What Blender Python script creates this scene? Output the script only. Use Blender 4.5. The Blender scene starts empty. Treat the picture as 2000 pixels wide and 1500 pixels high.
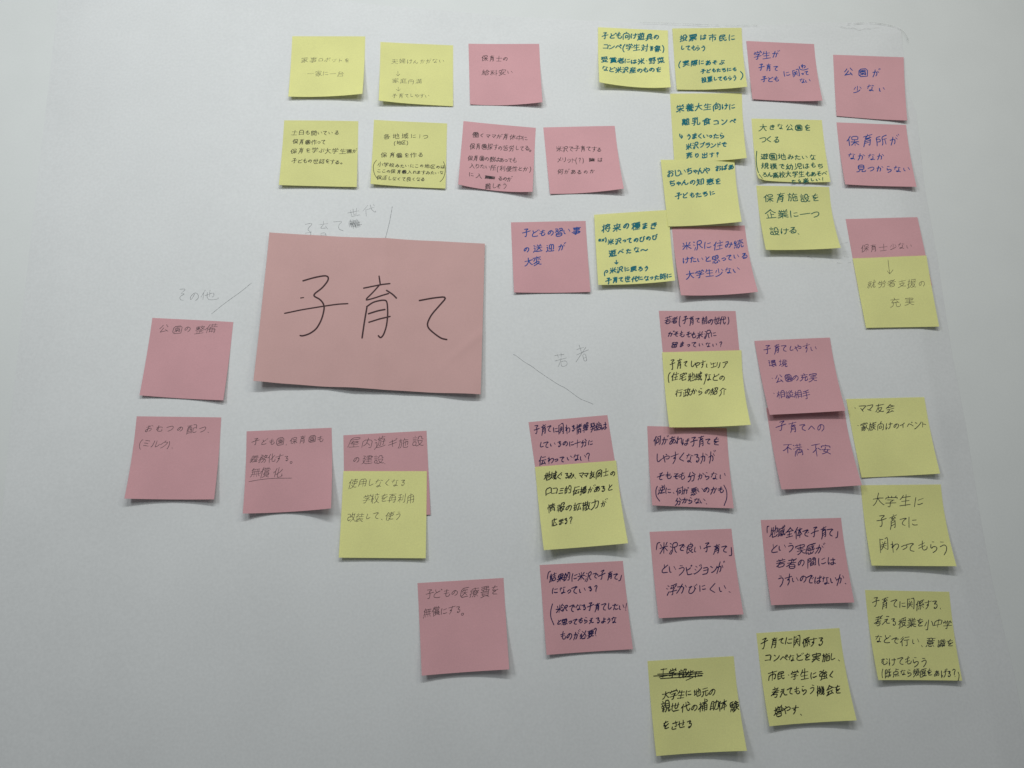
import bpy, math, random
import numpy as np
from mathutils import noise, Vector, Matrix

scene = bpy.context.scene
col = scene.collection

# ---------------------------------------------------------------- camera
cam = bpy.data.cameras.new('camera')
cam.sensor_width = 36.0
cam.lens = 36.0 * 1523.474 / 2000.0
cam.clip_start = 0.01
cam.clip_end = 50
cam_ob = bpy.data.objects.new('camera', cam)
col.objects.link(cam_ob)
cam_ob.location = (0, 0, 0.705086)
cam_ob.rotation_euler = (Matrix.Rotation(math.radians(-3.08642), 3, 'Y') @ Matrix.Rotation(math.radians(14.56253), 3, 'X')).to_euler()
scene.camera = cam_ob

scene.cycles.pixel_filter_width = 1.65      # the soft detail of a phone picture

# ---------------------------------------------------------------- light: a lit room, ceiling lamps beyond the far side of the table
world = bpy.data.worlds.new('World')
scene.world = world
world.use_nodes = True
world.node_tree.nodes['Background'].inputs[0].default_value = (0.90, 0.96, 1.0, 1)
world.node_tree.nodes['Background'].inputs[1].default_value = 0.122


def area(name, loc, target, sx, sy, watts, rgb):
    l = bpy.data.lights.new(name, 'AREA')
    l.shape = 'RECTANGLE'
    l.size, l.size_y, l.energy, l.color = sx, sy, watts, rgb
    o = bpy.data.objects.new(name, l)
    col.objects.link(o)
    o.location = loc
    o.rotation_euler = (Vector(target) - Vector(loc)).to_track_quat('-Z', 'Y').to_euler()
    return o


area('ceiling_lamp_far', (0.0, 0.80, 0.90), (0, 0.4, 0), 0.55, 0.06, 4.75, (0.97, 1.0, 1.0))
area('ceiling_lamp_left', (-0.6, 0.50, 0.90), (0, 0.4, 0), 0.30, 0.20, 2.45, (0.95, 0.99, 1.0))
area('ceiling_lamp_corner', (-0.6, 0.80, 0.90), (0, 0.4, 0), 0.3, 0.2, 1.0, (0.95, 0.99, 1.0))
area('ceiling_lamp_right', (0.62, 0.80, 0.90), (0, 0.4, 0), 0.3, 0.2, 1.5, (1.0, 0.97, 0.86))

scene.view_settings.view_transform = 'Standard'
scene.view_settings.look = 'None'
scene.view_settings.exposure = 0.0
scene.view_settings.gamma = 1.0

NOTES=[
 ('pink note with one thin line, lower half under yellow note with long arrow','P',[(0.3769, 0.3609), (0.452, 0.3647), (0.4567, 0.2899), (0.3809, 0.2861)],0,(0.4, 0.4, 0.4),'thin',21,[
  ('保育士少ない', (9.0, 32.9), (64.1, 32.0), 8.2),
 ]),
 ('pink note with three navy lines, the first bracketed, lower half under a yellow note','P',[(0.1806, 0.2589), (0.2564, 0.2602), (0.2581, 0.1839), (0.1842, 0.1814)],0,(0.4, 0.4, 0.4),'navy',30,[
  ('若者(子育て前の世代)', (5.0, 9.4), (68.6, 9.8), 8.2),
  ('がそもそも米沢に', (7.0, 23.4), (53.5, 23.6), 7.5),
  ('留まっていない?', (8.0, 33.5), (59.4, 33.4), 6.2),
 ]),
 ('pink note with three navy lines, lower half covered by yellow note with four lines','P',[(0.0533, 0.1472), (0.127, 0.1548), (0.1371, 0.0781), (0.0638, 0.0708)],0,(0.4, 0.4, 0.4),'navy',34,[
  ('子育てに関わる情報発信は', (3.7, 8.3), (73.4, 10.8), 8.4),
  ('しているのに十分に', (6.5, 22.1), (57.6, 23.9), 6.6),
  ('伝わっていない?', (3.9, 35.8), (53.2, 36.6), 7.5),
 ]),
 ('pink note with two thin lines, mostly hidden under a yellow note below the big card','P',[(-0.1153, 0.133), (-0.0404, 0.1383), (-0.0347, 0.062), (-0.1103, 0.0582)],0,(0.4, 0.4, 1),'thin',27,[
  ('屋内遊ギ施設', (3.7, 8.2), (71.9, 9.0), 9.9),
  ('の建設.', (7.0, 23.3), (40.6, 24.6), 8.6),
 ]),
 ('pink note with two large violet lines, top tucked under another pink note','P',[(0.2789, 0.1638), (0.3536, 0.1672), (0.3576, 0.0897), (0.2841, 0.0859)],0,(6, 4, 9),'violet',33,[
  ('子育てへの', (6.4, 19.1), (54.4, 20.2), 10.4),
  ('不満・不安', (9.6, 39.3), (56.4, 40.6), 10.8),
 ]),
 ('yellow note in teal pen with a small hooked arrow, bottom overlapped by another yellow note','Y',[(0.204, 0.5004), (0.2808, 0.5037), (0.2767, 0.4221), (0.2041, 0.4217)],0,(1, 1.5, 8),'teal',10,[
  ('栄養大生向けに', (5.3, 16.3), (68.4, 14.6), 9.0),
  ('離乳食コンペ', (9.5, 32.5), (68.4, 31.2), 8.8),
  ('~', 'arrow', [[(7.7, 45.3), (7.8, 49.0), (10.4, 48.4)], [(9.4, 46.5), (10.6, 48.4), (8.9, 50.4)]]),
  ('うまくいったら', (14.1, 48.3), (54.8, 47.4), 6.2),
  ('米沢ブランドで', (12.9, 59.4), (57.3, 57.0), 7.3),
  ('売り出す?', (12.4, 69.4), (48.8, 68.1), 6.2),
 ]),
 ('yellow note with two faint pencil lines, first of the top row at left','Y',[(-0.1902, 0.5523), (-0.1155, 0.5559), (-0.1136, 0.4814), (-0.188, 0.478)],0,(4, 3.5, 8),'pencil',1,[
  ('家事ロボットを', (10.0, 28.6), (60.3, 29.8), 7.0),
  ('一家に一台', (16.9, 45.8), (54.8, 47.0), 7.8),
 ]),
 ('yellow note with pencil lines linked by two small arrows, second in the top row','Y',[(-0.0995, 0.5502), (-0.0239, 0.55), (-0.0225, 0.4763), (-0.0974, 0.476)],0,(6, 2.5, 1),'pencil',2,[
  ('夫婦けんかがない', (11.2, 23.2), (66.4, 20.4), 6.9),
  ('~', 'arrow', [[(18.3, 35.0), (18.6, 41.0)], [(16.6, 39.0), (18.6, 41.0), (20.4, 38.3)]]),
  ('家庭円満', (12.1, 47.6), (43.7, 46.3), 6.4),
  ('~', 'arrow', [[(19.0, 55.3), (19.4, 60.2)], [(17.3, 58.2), (19.4, 60.2), (21.1, 57.5)]]),
  ('子育てしやすい', (12.5, 66.8), (51.3, 64.2), 6.1),
 ]),
 ('yellow note with four black lines, leftmost in the second row, one character scribbled out','Y',[(-0.1913, 0.4536), (-0.1177, 0.4555), (-0.1151, 0.3804), (-0.1903, 0.3796)],0,(4, 2.5, 3),'ball',3,[
  ('土日も開いている', (8.0, 14.5), (56.0, 13.9), 6.4),
  ('保育園作って', (9.3, 24.8), (43.3, 24.5), 6.4),
  ('保育を学ぶ大学生', (8.1, 35.2), (63.7, 34.2), 6.8),
  ('#', (64.2, 32.3), (68.9, 36.6)),
  ('が', (69.7, 34.4), (74.5, 34.3), 4.8),
  ('子どもの世話をする。', (9.9, 46.8), (61.0, 46.8), 5.9),
 ]),
 ('yellow note crowded with small black writing, lower three lines between long brackets','Y',[(-0.1021, 0.4579), (-0.0282, 0.4568), (-0.0282, 0.3823), (-0.1017, 0.3836)],0,(4, 2, 2),'ball',4,[
  ('各地域に1つ', (8.8, 18.5), (56.7, 16.0), 7.1),
  ('(地区)', (21.0, 25.1), (36.1, 24.3), 5.0),
  ('保育園を作る', (7.8, 40.6), (52.1, 37.7), 6.4),
  ('小学校みたいにこの地区のは', (5.8, 51.7), (74.1, 50.3), 5.4),
  ('ここの保育園入れますみたいな', (5.5, 59.2), (73.0, 57.3), 5.1),
  ('保活しなくて良くなる', (5.3, 67.3), (54.2, 66.1), 5.7),
  ('~', 'bracket', [[(4.6, 46.5), (2.1, 50.9), (1.6, 55.9), (3.2, 63.6), (7.0, 69.0)], [(72.1, 44.1), (74.3, 49.6), (74.2, 58.0), (72.2, 64.4), (69.2, 67.7)]]),
 ]),
 ('pink note with two short neat black lines, third note of the top row','P',[(-0.0078, 0.5529), (0.0667, 0.5551), (0.0689, 0.4802), (-0.0051, 0.4793)],0,(1, 1, 6),'ball',5,[
  ('保育士の', (13.3, 18.0), (41.5, 18.3), 8.0),
  ('給料安い', (12.5, 35.0), (46.8, 35.4), 8.0),
 ]),
 ('pink note with six small sloping black lines, a word scribbled out in the fifth','P',[(-0.0116, 0.4603), (0.0624, 0.4548), (0.0581, 0.3787), (-0.0157, 0.3856)],0,(5, 1.5, 7),'ball',6,[
  ('働くママが育休中に', (10.1, 14.3), (68.0, 13.0), 6.8),
  ('保育園探すの苦労してる。', (8.0, 28.0), (72.7, 24.2), 7.5),
  ('保育園の数はあっても', (7.2, 41.8), (57.4, 38.9), 7.1),
  ('入りたい所(利便性とか)', (9.0, 50.5), (72.6, 48.1), 6.8),
  ('に入', (8.6, 60.7), (25.0, 60.6), 6.1),
  ('#', (26.5, 59.3), (36.1, 62.5)),
  ('るのが', (39.7, 60.8), (53.8, 60.6), 5.5),
  ('難しそう', (26.9, 71.1), (49.6, 69.5), 7.5),
 ]),
 ('pink note with three small black lines, a blot in the middle one','P',[(0.0701, 0.4555), (0.144, 0.4598), (0.1493, 0.3843), (0.076, 0.38)],0,(1.5, 1.5, 7),'ball',7,[
  ('米沢で子育てする', (10.8, 24.3), (58.8, 27.0), 7.0),
  ('メリット(?)', (10.9, 37.1), (39.0, 38.1), 6.4),
  ('#', (44.3, 36.3), (49.7, 40.0)),
  ('は', (53.1, 38.7), (58.0, 38.9), 5.3),
  ('何があるのか', (8.9, 50.2), (49.1, 52.0), 6.4),
 ]),
 ('leftmost of the yellow notes in teal felt pen along the top edge','Y',[(0.1301, 0.5785), (0.2055, 0.5776), (0.203, 0.5026), (0.1278, 0.5043)],0,(8, 4, 7),'teal',8,[
  ('子ども向け遊具の', (3.6, 10.4), (65.8, 8.6), 9.9),
  ('コンペ(学生対', (4.5, 23.8), (53.8, 23.3), 9.0),
  ('#', (56.1, 20.5), (58.4, 26.3)),
  ('象)', (59.5, 23.2), (71.0, 22.2), 8.7),
  ('受賞者には米・野菜', (2.6, 42.7), (70.4, 38.6), 8.6),
  ('など米沢産のものを', (4.0, 55.1), (66.8, 51.2), 8.6),
 ]),
 ('yellow note in teal felt pen in the top row, left of a pink note','Y',[(0.2105, 0.5804), (0.2865, 0.5846), (0.2836, 0.5052), (0.2107, 0.504)],0,(2, 3, 8),'teal',9,[
  ('投票は市民に', (5.5, 12.4), (68.7, 11.0), 8.9),
  ('してもらう', (7.3, 24.8), (35.3, 24.1), 6.2),
  ('(実際にあそぶ', (3.6, 43.1), (55.0, 41.3), 7.6),
  ('子どもたちにも', (27.0, 52.9), (66.6, 50.9), 6.2),
  ('投票してもらう', (27.3, 63.2), (66.3, 61.4), 7.1),
  ('~', 'bracket', [[(70.1, 54.1), (72.3, 57.3), (72.0, 61.0), (69.3, 65.2)]]),
 ]),
 ('pink note in blue pen with a small loop around one character','P',[(0.2905, 0.5682), (0.3648, 0.5674), (0.3638, 0.4933), (0.2907, 0.4955)],0,(2, 2, 6),'blue',11,[
  ('学生が', (5.7, 18.2), (35.6, 15.9), 10.5),
  ('子育て', (10.5, 33.9), (32.4, 33.7), 9.0),
  ('子ども', (11.6, 48.9), (32.3, 47.6), 7.8),
  ('に関', (37.2, 40.3), (55.4, 38.8), 9.3),
  ('わ', (57.1, 29.6), (64.7, 28.9), 5.7),
  ('って', (56.7, 39.1), (65.8, 38.4), 5.7),
  ('ない', (54.0, 48.7), (67.2, 47.8), 6.3),
  ('~', 'loop', [[(56.0, 29.6), (56.1, 33.4), (60.5, 34.2), (65.6, 31.9)]]),
 ]),
 ('pink note with two large blue lines, topmost at the right edge','P',[(0.3846, 0.5549), (0.463, 0.5552), (0.4547, 0.4751), (0.3799, 0.4793)],0,(1, 1, 3),'blue',13,[
  ('公園が', (8.5, 21.2), (51.5, 19.2), 11.4),
  ('少ない', (17.0, 41.3), (56.6, 39.0), 10.0),
 ]),
 ('yellow note in green pen with one long bracket down its left side','Y',[(0.2888, 0.4737), (0.364, 0.4745), (0.3634, 0.4), (0.2879, 0.4004)],0,(4, 1.5, 4),'green',14,[
  ('大きな公園を', (6.3, 10.2), (63.2, 9.7), 8.7),
  ('つくる', (6.8, 25.6), (28.5, 25.0), 8.1),
  ('遊園地みたいな', (5.7, 45.5), (64.1, 45.1), 8.4),
  ('規模で幼児はもち', (5.6, 57.5), (71.9, 55.2), 8.1),
  ('ろん高校大学生もあそべ', (5.5, 67.9), (73.3, 64.2), 7.3),
  ('たら楽しい!', (35.1, 74.4), (69.4, 71.6), 5.6),
  ('~', 'bracket', [[(2.8, 39.3), (1.0, 49.2), (0.9, 60.4), (2.4, 68.7), (5.0, 73.5)]]),
 ]),
 ('pink note with three large blue lines, just below the topmost right pink note','P',[(0.3796, 0.4723), (0.4546, 0.4719), (0.4531, 0.3968), (0.3787, 0.3978)],0,(4, 3, 4),'blue',16,[
  ('保育所が', (8.0, 22.4), (66.4, 19.2), 13.1),
  ('なかなか', (6.9, 41.4), (48.1, 39.6), 8.3),
  ('見つからない', (14.4, 55.4), (72.9, 52.9), 10.0),
 ]),
 ('yellow note with three large dark green lines, beside grey smudges on the sheet','Y',[(0.2878, 0.3962), (0.3637, 0.3967), (0.362, 0.3232), (0.2885, 0.3218)],0,(7, 7, 11),'green',17,[
  ('保育施設を', (4.8, 13.8), (65.1, 13.4), 10.6),
  ('企業に一つ', (5.6, 33.1), (62.3, 32.1), 11.2),
  ('設ける.', (7.0, 51.5), (40.7, 52.4), 10.6),
 ]),
 ('pink note with three rising blue lines, just below an overlapping yellow note','P',[(0.198, 0.3476), (0.2722, 0.3514), (0.2758, 0.2761), (0.2011, 0.2724)],0,(7, 5, 10),'blue',18,[
  ('米沢に住み続', (7.6, 21.1), (71.9, 19.5), 10.2),
  ('けたいと思っている', (6.7, 37.0), (73.3, 33.4), 8.7),
  ('大学生少ない', (7.9, 52.6), (63.7, 48.5), 9.3),
 ]),
 ('pink note in blue pen, the first note right of the big card','P',[(0.037, 0.3491), (0.1113, 0.3521), (0.1139, 0.2759), (0.0399, 0.2741)],0,(2.5, 1, 2.5),'blue',19,[
  ('子どもの習い事', (9.8, 12.8), (69.8, 10.9), 9.8),
  ('の送迎が', (9.5, 29.6), (54.3, 26.9), 8.8),
  ('大変', (10.9, 43.1), (29.6, 41.4), 9.3),
 ]),
 ('yellow note with a long thin down arrow, stuck over a pink note','Y',[(0.3787, 0.3173), (0.4548, 0.322), (0.4564, 0.2463), (0.383, 0.2438)],0.9,(1, 1, 1.5),'thin',22,[
  ('~', 'arrow', [[(35.3, 3.1), (34.9, 9.9), (34.5, 18.5)], [(32.6, 14.9), (34.5, 18.5), (38.7, 13.9)]]),
  ('就労者支援の', (8.6, 29.4), (69.8, 29.2), 9.0),
  ('充実', (26.4, 48.4), (57.3, 48.1), 11.0),
 ]),
 ('pink note with a single line at its top, left of the big card','P',[(-0.2977, 0.2425), (-0.2227, 0.2391), (-0.2237, 0.1631), (-0.2993, 0.1674)],0,(3, 1, 4),'thin',24,[
  ('公園の整備', (6.8, 11.0), (62.0, 7.7), 9.1),
 ]),
 ('pink note with two thin lines, the second short and bracketed, far left','P',[(-0.3009, 0.1487), (-0.2255, 0.1482), (-0.2229, 0.0738), (-0.2994, 0.074)],0,(7, 3, 6),'thin',25,[
  ('おむつの配つ.', (7.5, 11.3), (68.4, 11.0), 8.3),
  ('(ミルク).', (3.9, 25.1), (37.1, 26.0), 7.3),
 ]),
 ('pink note with three thin lines, the last one underlined','P',[(-0.2019, 0.1357), (-0.1263, 0.1398), (-0.1204, 0.0659), (-0.1969, 0.0615)],0,(7, 2, 12),'thin',26,[
  ('子ども園,保育園も', (4.6, 10.3), (68.1, 10.5), 7.8),
  ('義務化する。', (3.2, 25.3), (42.4, 27.6), 8.1),
  ('無償化.', (3.5, 38.8), (35.6, 38.9), 9.5),
  ('~', 'underline', [[(3.1, 46.4), (12.5, 44.9), (22.5, 44.1), (39.6, 44.8)]]),
 ]),
 ('yellow note with three thin lines, stuck over a pink note below the big card','Y',[(-0.1134, 0.1003), (-0.039, 0.1009), (-0.0377, 0.024), (-0.113, 0.0244)],0.9,(3, 2, 3),'thin',28,[
  ('使用しなくなる', (4.9, 10.8), (57.1, 10.8), 9.1),
  ('学校を再利用', (17.2, 24.3), (65.0, 24.2), 8.6),
  ('改装して、使う', (4.4, 40.2), (53.1, 39.2), 8.2),
 ]),
 ('pink note with two thin lines at its top, alone at the bottom centre','P',[(-0.0445, 0.003), (0.0305, 0.0074), (0.0352, -0.0674), (-0.0382, -0.0723)],0,(6, 4, 8),'thin',29,[
  ('子どもの医療費を', (5.3, 9.3), (69.7, 11.5), 9.4),
  ('無償にする。', (2.9, 24.3), (41.2, 25.6), 8.7),
 ]),
 ('yellow note with three black lines, the middle partly bracketed, covering a pink note','Y',[(0.1817, 0.2168), (0.2589, 0.2201), (0.2567, 0.1438), (0.1832, 0.1425)],0.9,(6, 6, 14),'black',31,[
  ('子育てしやすいエリア', (6.3, 12.8), (61.2, 13.5), 8.9),
  ('(住宅地域)などの', (3.3, 24.8), (58.4, 26.7), 8.9),
  ('行政からの紹介', (9.2, 40.8), (58.0, 40.7), 8.6),
 ]),
 ('pink note in violet pen with two dotted list items','P',[(0.2724, 0.2297), (0.3464, 0.2337), (0.3506, 0.1596), (0.2791, 0.1556)],0.9,(5, 5, 7),'violet',32,[
  ('子育てしやすい', (7.1, 9.5), (61.1, 10.6), 9.2),
  ('環境', (8.5, 23.7), (29.4, 24.1), 9.0),
  ('・公園の充実', (8.1, 38.8), (56.3, 40.4), 9.7),
  ('・相談相手', (6.8, 55.3), (45.3, 56.1), 8.4),
 ]),
 ('yellow note with four rising black lines, stuck over a pink note','Y',[(0.0589, 0.1054), (0.1337, 0.1121), (0.1394, 0.0369), (0.0651, 0.0308)],0.9,(10, 6, 12),'black',35,[
  ('地域ぐるみ、ママ友同士の', (6.7, 9.8), (72.6, 11.6), 7.5),
  ('口コミ的伝播があると', (6.2, 23.4), (69.2, 25.0), 8.0),
  ('情報の拡散力が', (7.2, 38.8), (62.8, 38.4), 8.4),
  ('広まる?', (9.0, 51.3), (29.8, 51.7), 8.0),
 ]),
 ('pink note with five navy lines, the last two between brackets','P',[(0.1644, 0.145), (0.2395, 0.1437), (0.2389, 0.0687), (0.1642, 0.0709)],0,(6, 3, 5),'navy',36,[
  ('何があれば子育てを', (5.5, 14.4), (67.4, 13.1), 9.4),
  ('しやすくなるかが', (6.0, 31.0), (62.5, 28.5), 8.9),
  ('そもそも分からない', (6.9, 47.4), (70.5, 45.3), 9.4),
  ('逆に、何が悪いのかも', (6.7, 61.2), (67.8, 59.0), 7.2),
  ('分からない.', (21.7, 70.3), (52.8, 69.4), 6.8),
  ('~', 'bracket', [[(6.3, 56.9), (4.5, 60.6), (4.3, 66.4), (7.4, 70.9)], [(68.2, 53.8), (70.4, 58.9), (69.9, 66.0), (66.6, 72.8)]]),
 ]),
 ('pink note with three large navy lines, directly above the struck-out yellow note','P',[(0.1622, 0.0478), (0.2373, 0.0509), (0.2409, -0.0235), (0.1655, -0.0266)],0,(5, 3, 5),'navy',37,[
  ('「米沢で良い子育て」', (2.7, 14.5), (74.4, 18.6), 10.3),
  ('というビジョンが', (7.5, 33.8), (64.4, 35.5), 9.1),
  ('浮かびにくい.', (8.8, 50.8), (69.8, 52.7), 9.7),
 ]),
 ('pink note with four navy lines, the first in corner quotes, lower right','P',[(0.2651, 0.0588), (0.3397, 0.061), (0.3405, -0.0135), (0.2663, -0.0158)],0,(5, 4, 6),'navy',38,[
  ('「地域全体で子育て」', (2.3, 10.8), (71.2, 14.2), 9.8),
  ('という実感が', (6.2, 26.0), (55.4, 27.3), 9.2),
  ('若者の間には', (9.1, 39.0), (64.6, 39.4), 9.5),
  ('うすいのではないか.', (9.0, 54.3), (73.1, 55.0), 8.3),
 ]),
 ('yellow note with two short dotted list lines near its top','Y',[(0.3564, 0.1728), (0.4323, 0.1752), (0.4341, 0.1012), (0.3623, 0.0978)],0.4,(1, 1, 5),'ballb',39,[
  ('・ママ友会', (5.0, 8.8), (44.4, 10.6), 9.2),
  ('・家族向けのイベント', (3.9, 26.7), (72.8, 27.5), 8.6),
 ]),
 ('yellow note with three large thin black lines, middle of the right column','Y',[(0.3613, 0.0909), (0.4369, 0.0919), (0.436, 0.0177), (0.3601, 0.0183)],0.3,(5, 5, 8),'ballb',40,[
  ('大学生に', (8.6, 15.2), (57.0, 16.4), 12.5),
  ('子育てに', (9.2, 34.4), (48.6, 36.3), 12.9),
  ('関わってもらう', (8.8, 57.6), (71.8, 58.2), 13.3),
 ]),
 ('yellow note with five thin lines, the last squeezed in, lowest at far right','Y',[(0.3547, -0.0029), (0.4318, -0.0045), (0.4296, -0.0791), (0.3546, -0.0781)],0,(6, 4, 5),'ballb',41,[
  ('子育てに関係する.', (4.3, 10.7), (68.4, 12.6), 9.2),
  ('考える授業を小中学', (4.0, 26.3), (74.1, 28.6), 8.7),
  ('などで行い、意識を', (2.5, 41.4), (74.3, 44.8), 8.4),
  ('むけてもらう', (5.0, 59.9), (48.2, 60.3), 7.0),
  ('(既点なら頻度をあげる?)', (3.5, 69.4), (75.0, 69.4), 7.5),
 ]),
 ('yellow note whose first line is struck through, the lowest note of all','Y',[(0.1553, -0.0622), (0.2314, -0.0586), (0.2334, -0.1324), (0.1578, -0.1364)],0,(6, 5, 10),'black',42,[
  ('工学部生に', (9.0, 11.2), (46.9, 13.0), 8.7),
  ('~', 'strike_through', [[(4.2, 12.6), (24.9, 12.6), (46.9, 12.8)], [(7.7, 11.3), (27.2, 11.4), (46.2, 11.2)], [(9.7, 15.0), (27.8, 14.9), (46.1, 14.7)]]),
  ('大学生に地元の', (9.4, 27.8), (56.3, 28.8), 7.6),
  ('親世代の補助体験', (7.4, 38.2), (74.5, 40.3), 9.0),
  ('をさせる', (8.4, 52.9), (34.2, 52.8), 7.1),
 ]),
 ('yellow note with five full black lines, right of the struck-out note','Y',[(0.2531, -0.0396), (0.328, -0.0354), (0.3308, -0.11), (0.2558, -0.1144)],0,(6, 4, 8),'black',43,[
  ('子育てに関係する', (2.8, 8.1), (59.6, 10.5), 8.7),
  ('コンペなどを実施し、', (4.4, 21.2), (73.7, 24.4), 7.9),
  ('市民・学生に強く', (4.9, 35.5), (64.6, 38.2), 8.2),
  ('考えてもらう機会を', (6.0, 49.5), (68.0, 50.9), 8.5),
  ('増やす.', (6.4, 63.8), (32.7, 65.4), 8.7),
 ]),
 ('pink note with five small navy lines, right of the lone bottom pink note','P',[(0.0624, 0.0185), (0.1369, 0.0222), (0.1421, -0.0521), (0.0673, -0.0564)],0,(4, 2, 4),'navy',44,[
  ('「結果的に米沢で子育て」', (4.6, 10.8), (73.4, 13.2), 8.1),
  ('になっている?', (8.7, 23.2), (50.9, 23.4), 6.2),
  ('米沢でなる子育てしたい!', (10.9, 37.4), (74.5, 39.4), 7.3),
  ('と思ってもらえるような', (10.5, 48.9), (64.0, 50.5), 6.2),
  ('ものが必要?', (13.5, 60.9), (47.1, 60.0), 7.7),
  ('~', 'bracket', [[(8.8, 33.5), (6.8, 38.6), (6.1, 44.3), (8.5, 51.1)]]),
 ]),
 ('yellow note with three rising teal lines, lower half blank, directly above a pink note','Y',[(0.1898, 0.4213), (0.2663, 0.4244), (0.2657, 0.3504), (0.1934, 0.3468)],2.2,(1, 2.5, 7),'teal',12,[
  ('おじいちゃんや', (5.2, 15.6), (49.6, 12.2), 7.9),
  ('おばあ', (54.7, 11.0), (74.1, 8.8), 6.1),
  ('ちゃんの知恵を', (5.2, 26.4), (60.5, 25.5), 8.8),
  ('子どもたちに', (9.9, 42.1), (52.3, 38.3), 7.5),
 ]),
 ('yellow note crowded with teal lines and one down arrow, lower right corner lifted','Y',[(0.1197, 0.3578), (0.1954, 0.3654), (0.1948, 0.2856), (0.1211, 0.282)],2.4,(3, 3, 9),'teal',20,[
  ('将来の種まき', (6.3, 15.0), (62.8, 14.8), 8.8),
  ('ex)', (2.9, 26.8), (11.7, 26.4), 5.1),
  ('米沢ってのびのび', (11.0, 30.5), (62.4, 27.8), 6.4),
  ('遊べたな〜', (11.6, 41.4), (52.4, 40.0), 7.4),
  ('~', 'arrow', [[(19.6, 49.5), (19.5, 53.6)], [(17.9, 51.8), (19.5, 53.6), (21.2, 51.7)]]),
  ('米沢に戻ろう', (11.7, 59.9), (52.0, 59.4), 6.4),
  ('子育て世代になった時に', (7.3, 70.9), (72.9, 69.3), 6.7),
  ('~', 'bracket', [[(8.7, 62.3), (10.5, 61.4), (10.0, 59.8), (8.1, 60.2), (6.8, 62.7), (7.1, 65.8)]]),
 ]),
]
TITLE_CORNERS=[(-0.1957, 0.3293), (0.0114, 0.3244), (0.0088, 0.1715), (-0.1966, 0.1799)]
TITLE_STROKES=[[(35.7, 47.2), (45.6, 43.3), (56.0, 40.5), (59.5, 41.4), (59.7, 45.2), (54.6, 53.1), (47.7, 59.1), (47.1, 61.7), (53.1, 64.3), (56.8, 68.3), (58.1, 73.3), (56.4, 84.3), (52.3, 93.7), (46.3, 99.0), (40.1, 101.6), (37.3, 101.3)], [(21.5, 80.8), (38.6, 75.5), (57.7, 70.8), (70.5, 68.3), (80.2, 67.5)], [(35.1, 64.4), (37.8, 63.7)], [(108.3, 38.8), (109.9, 46.9)], [(94.0, 51.5), (106.4, 48.3), (119.3, 45.6)], [(108.9, 48.2), (102.9, 55.8), (95.8, 63.8), (104.0, 61.3), (118.6, 55.5)], [(116.1, 52.6), (122.3, 56.0), (126.2, 59.7)], [(98.5, 70.4), (97.1, 83.8), (95.9, 100.8)], [(98.1, 69.9), (104.3, 64.7), (113.8, 62.3), (117.4, 63.0), (118.8, 76.0), (118.2, 87.7), (115.9, 96.4), (113.2, 99.8), (110.8, 97.2)], [(100.2, 76.7), (108.1, 73.6), (116.0, 71.5)], [(101.1, 85.0), (110.2, 81.5), (121.2, 77.9)], [(147.9, 60.6), (161.9, 57.0), (175.0, 55.1), (167.0, 65.1), (160.2, 73.8), (156.6, 82.3), (157.8, 86.9), (163.4, 91.6), (170.7, 96.4), (176.3, 97.3)]]
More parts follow.
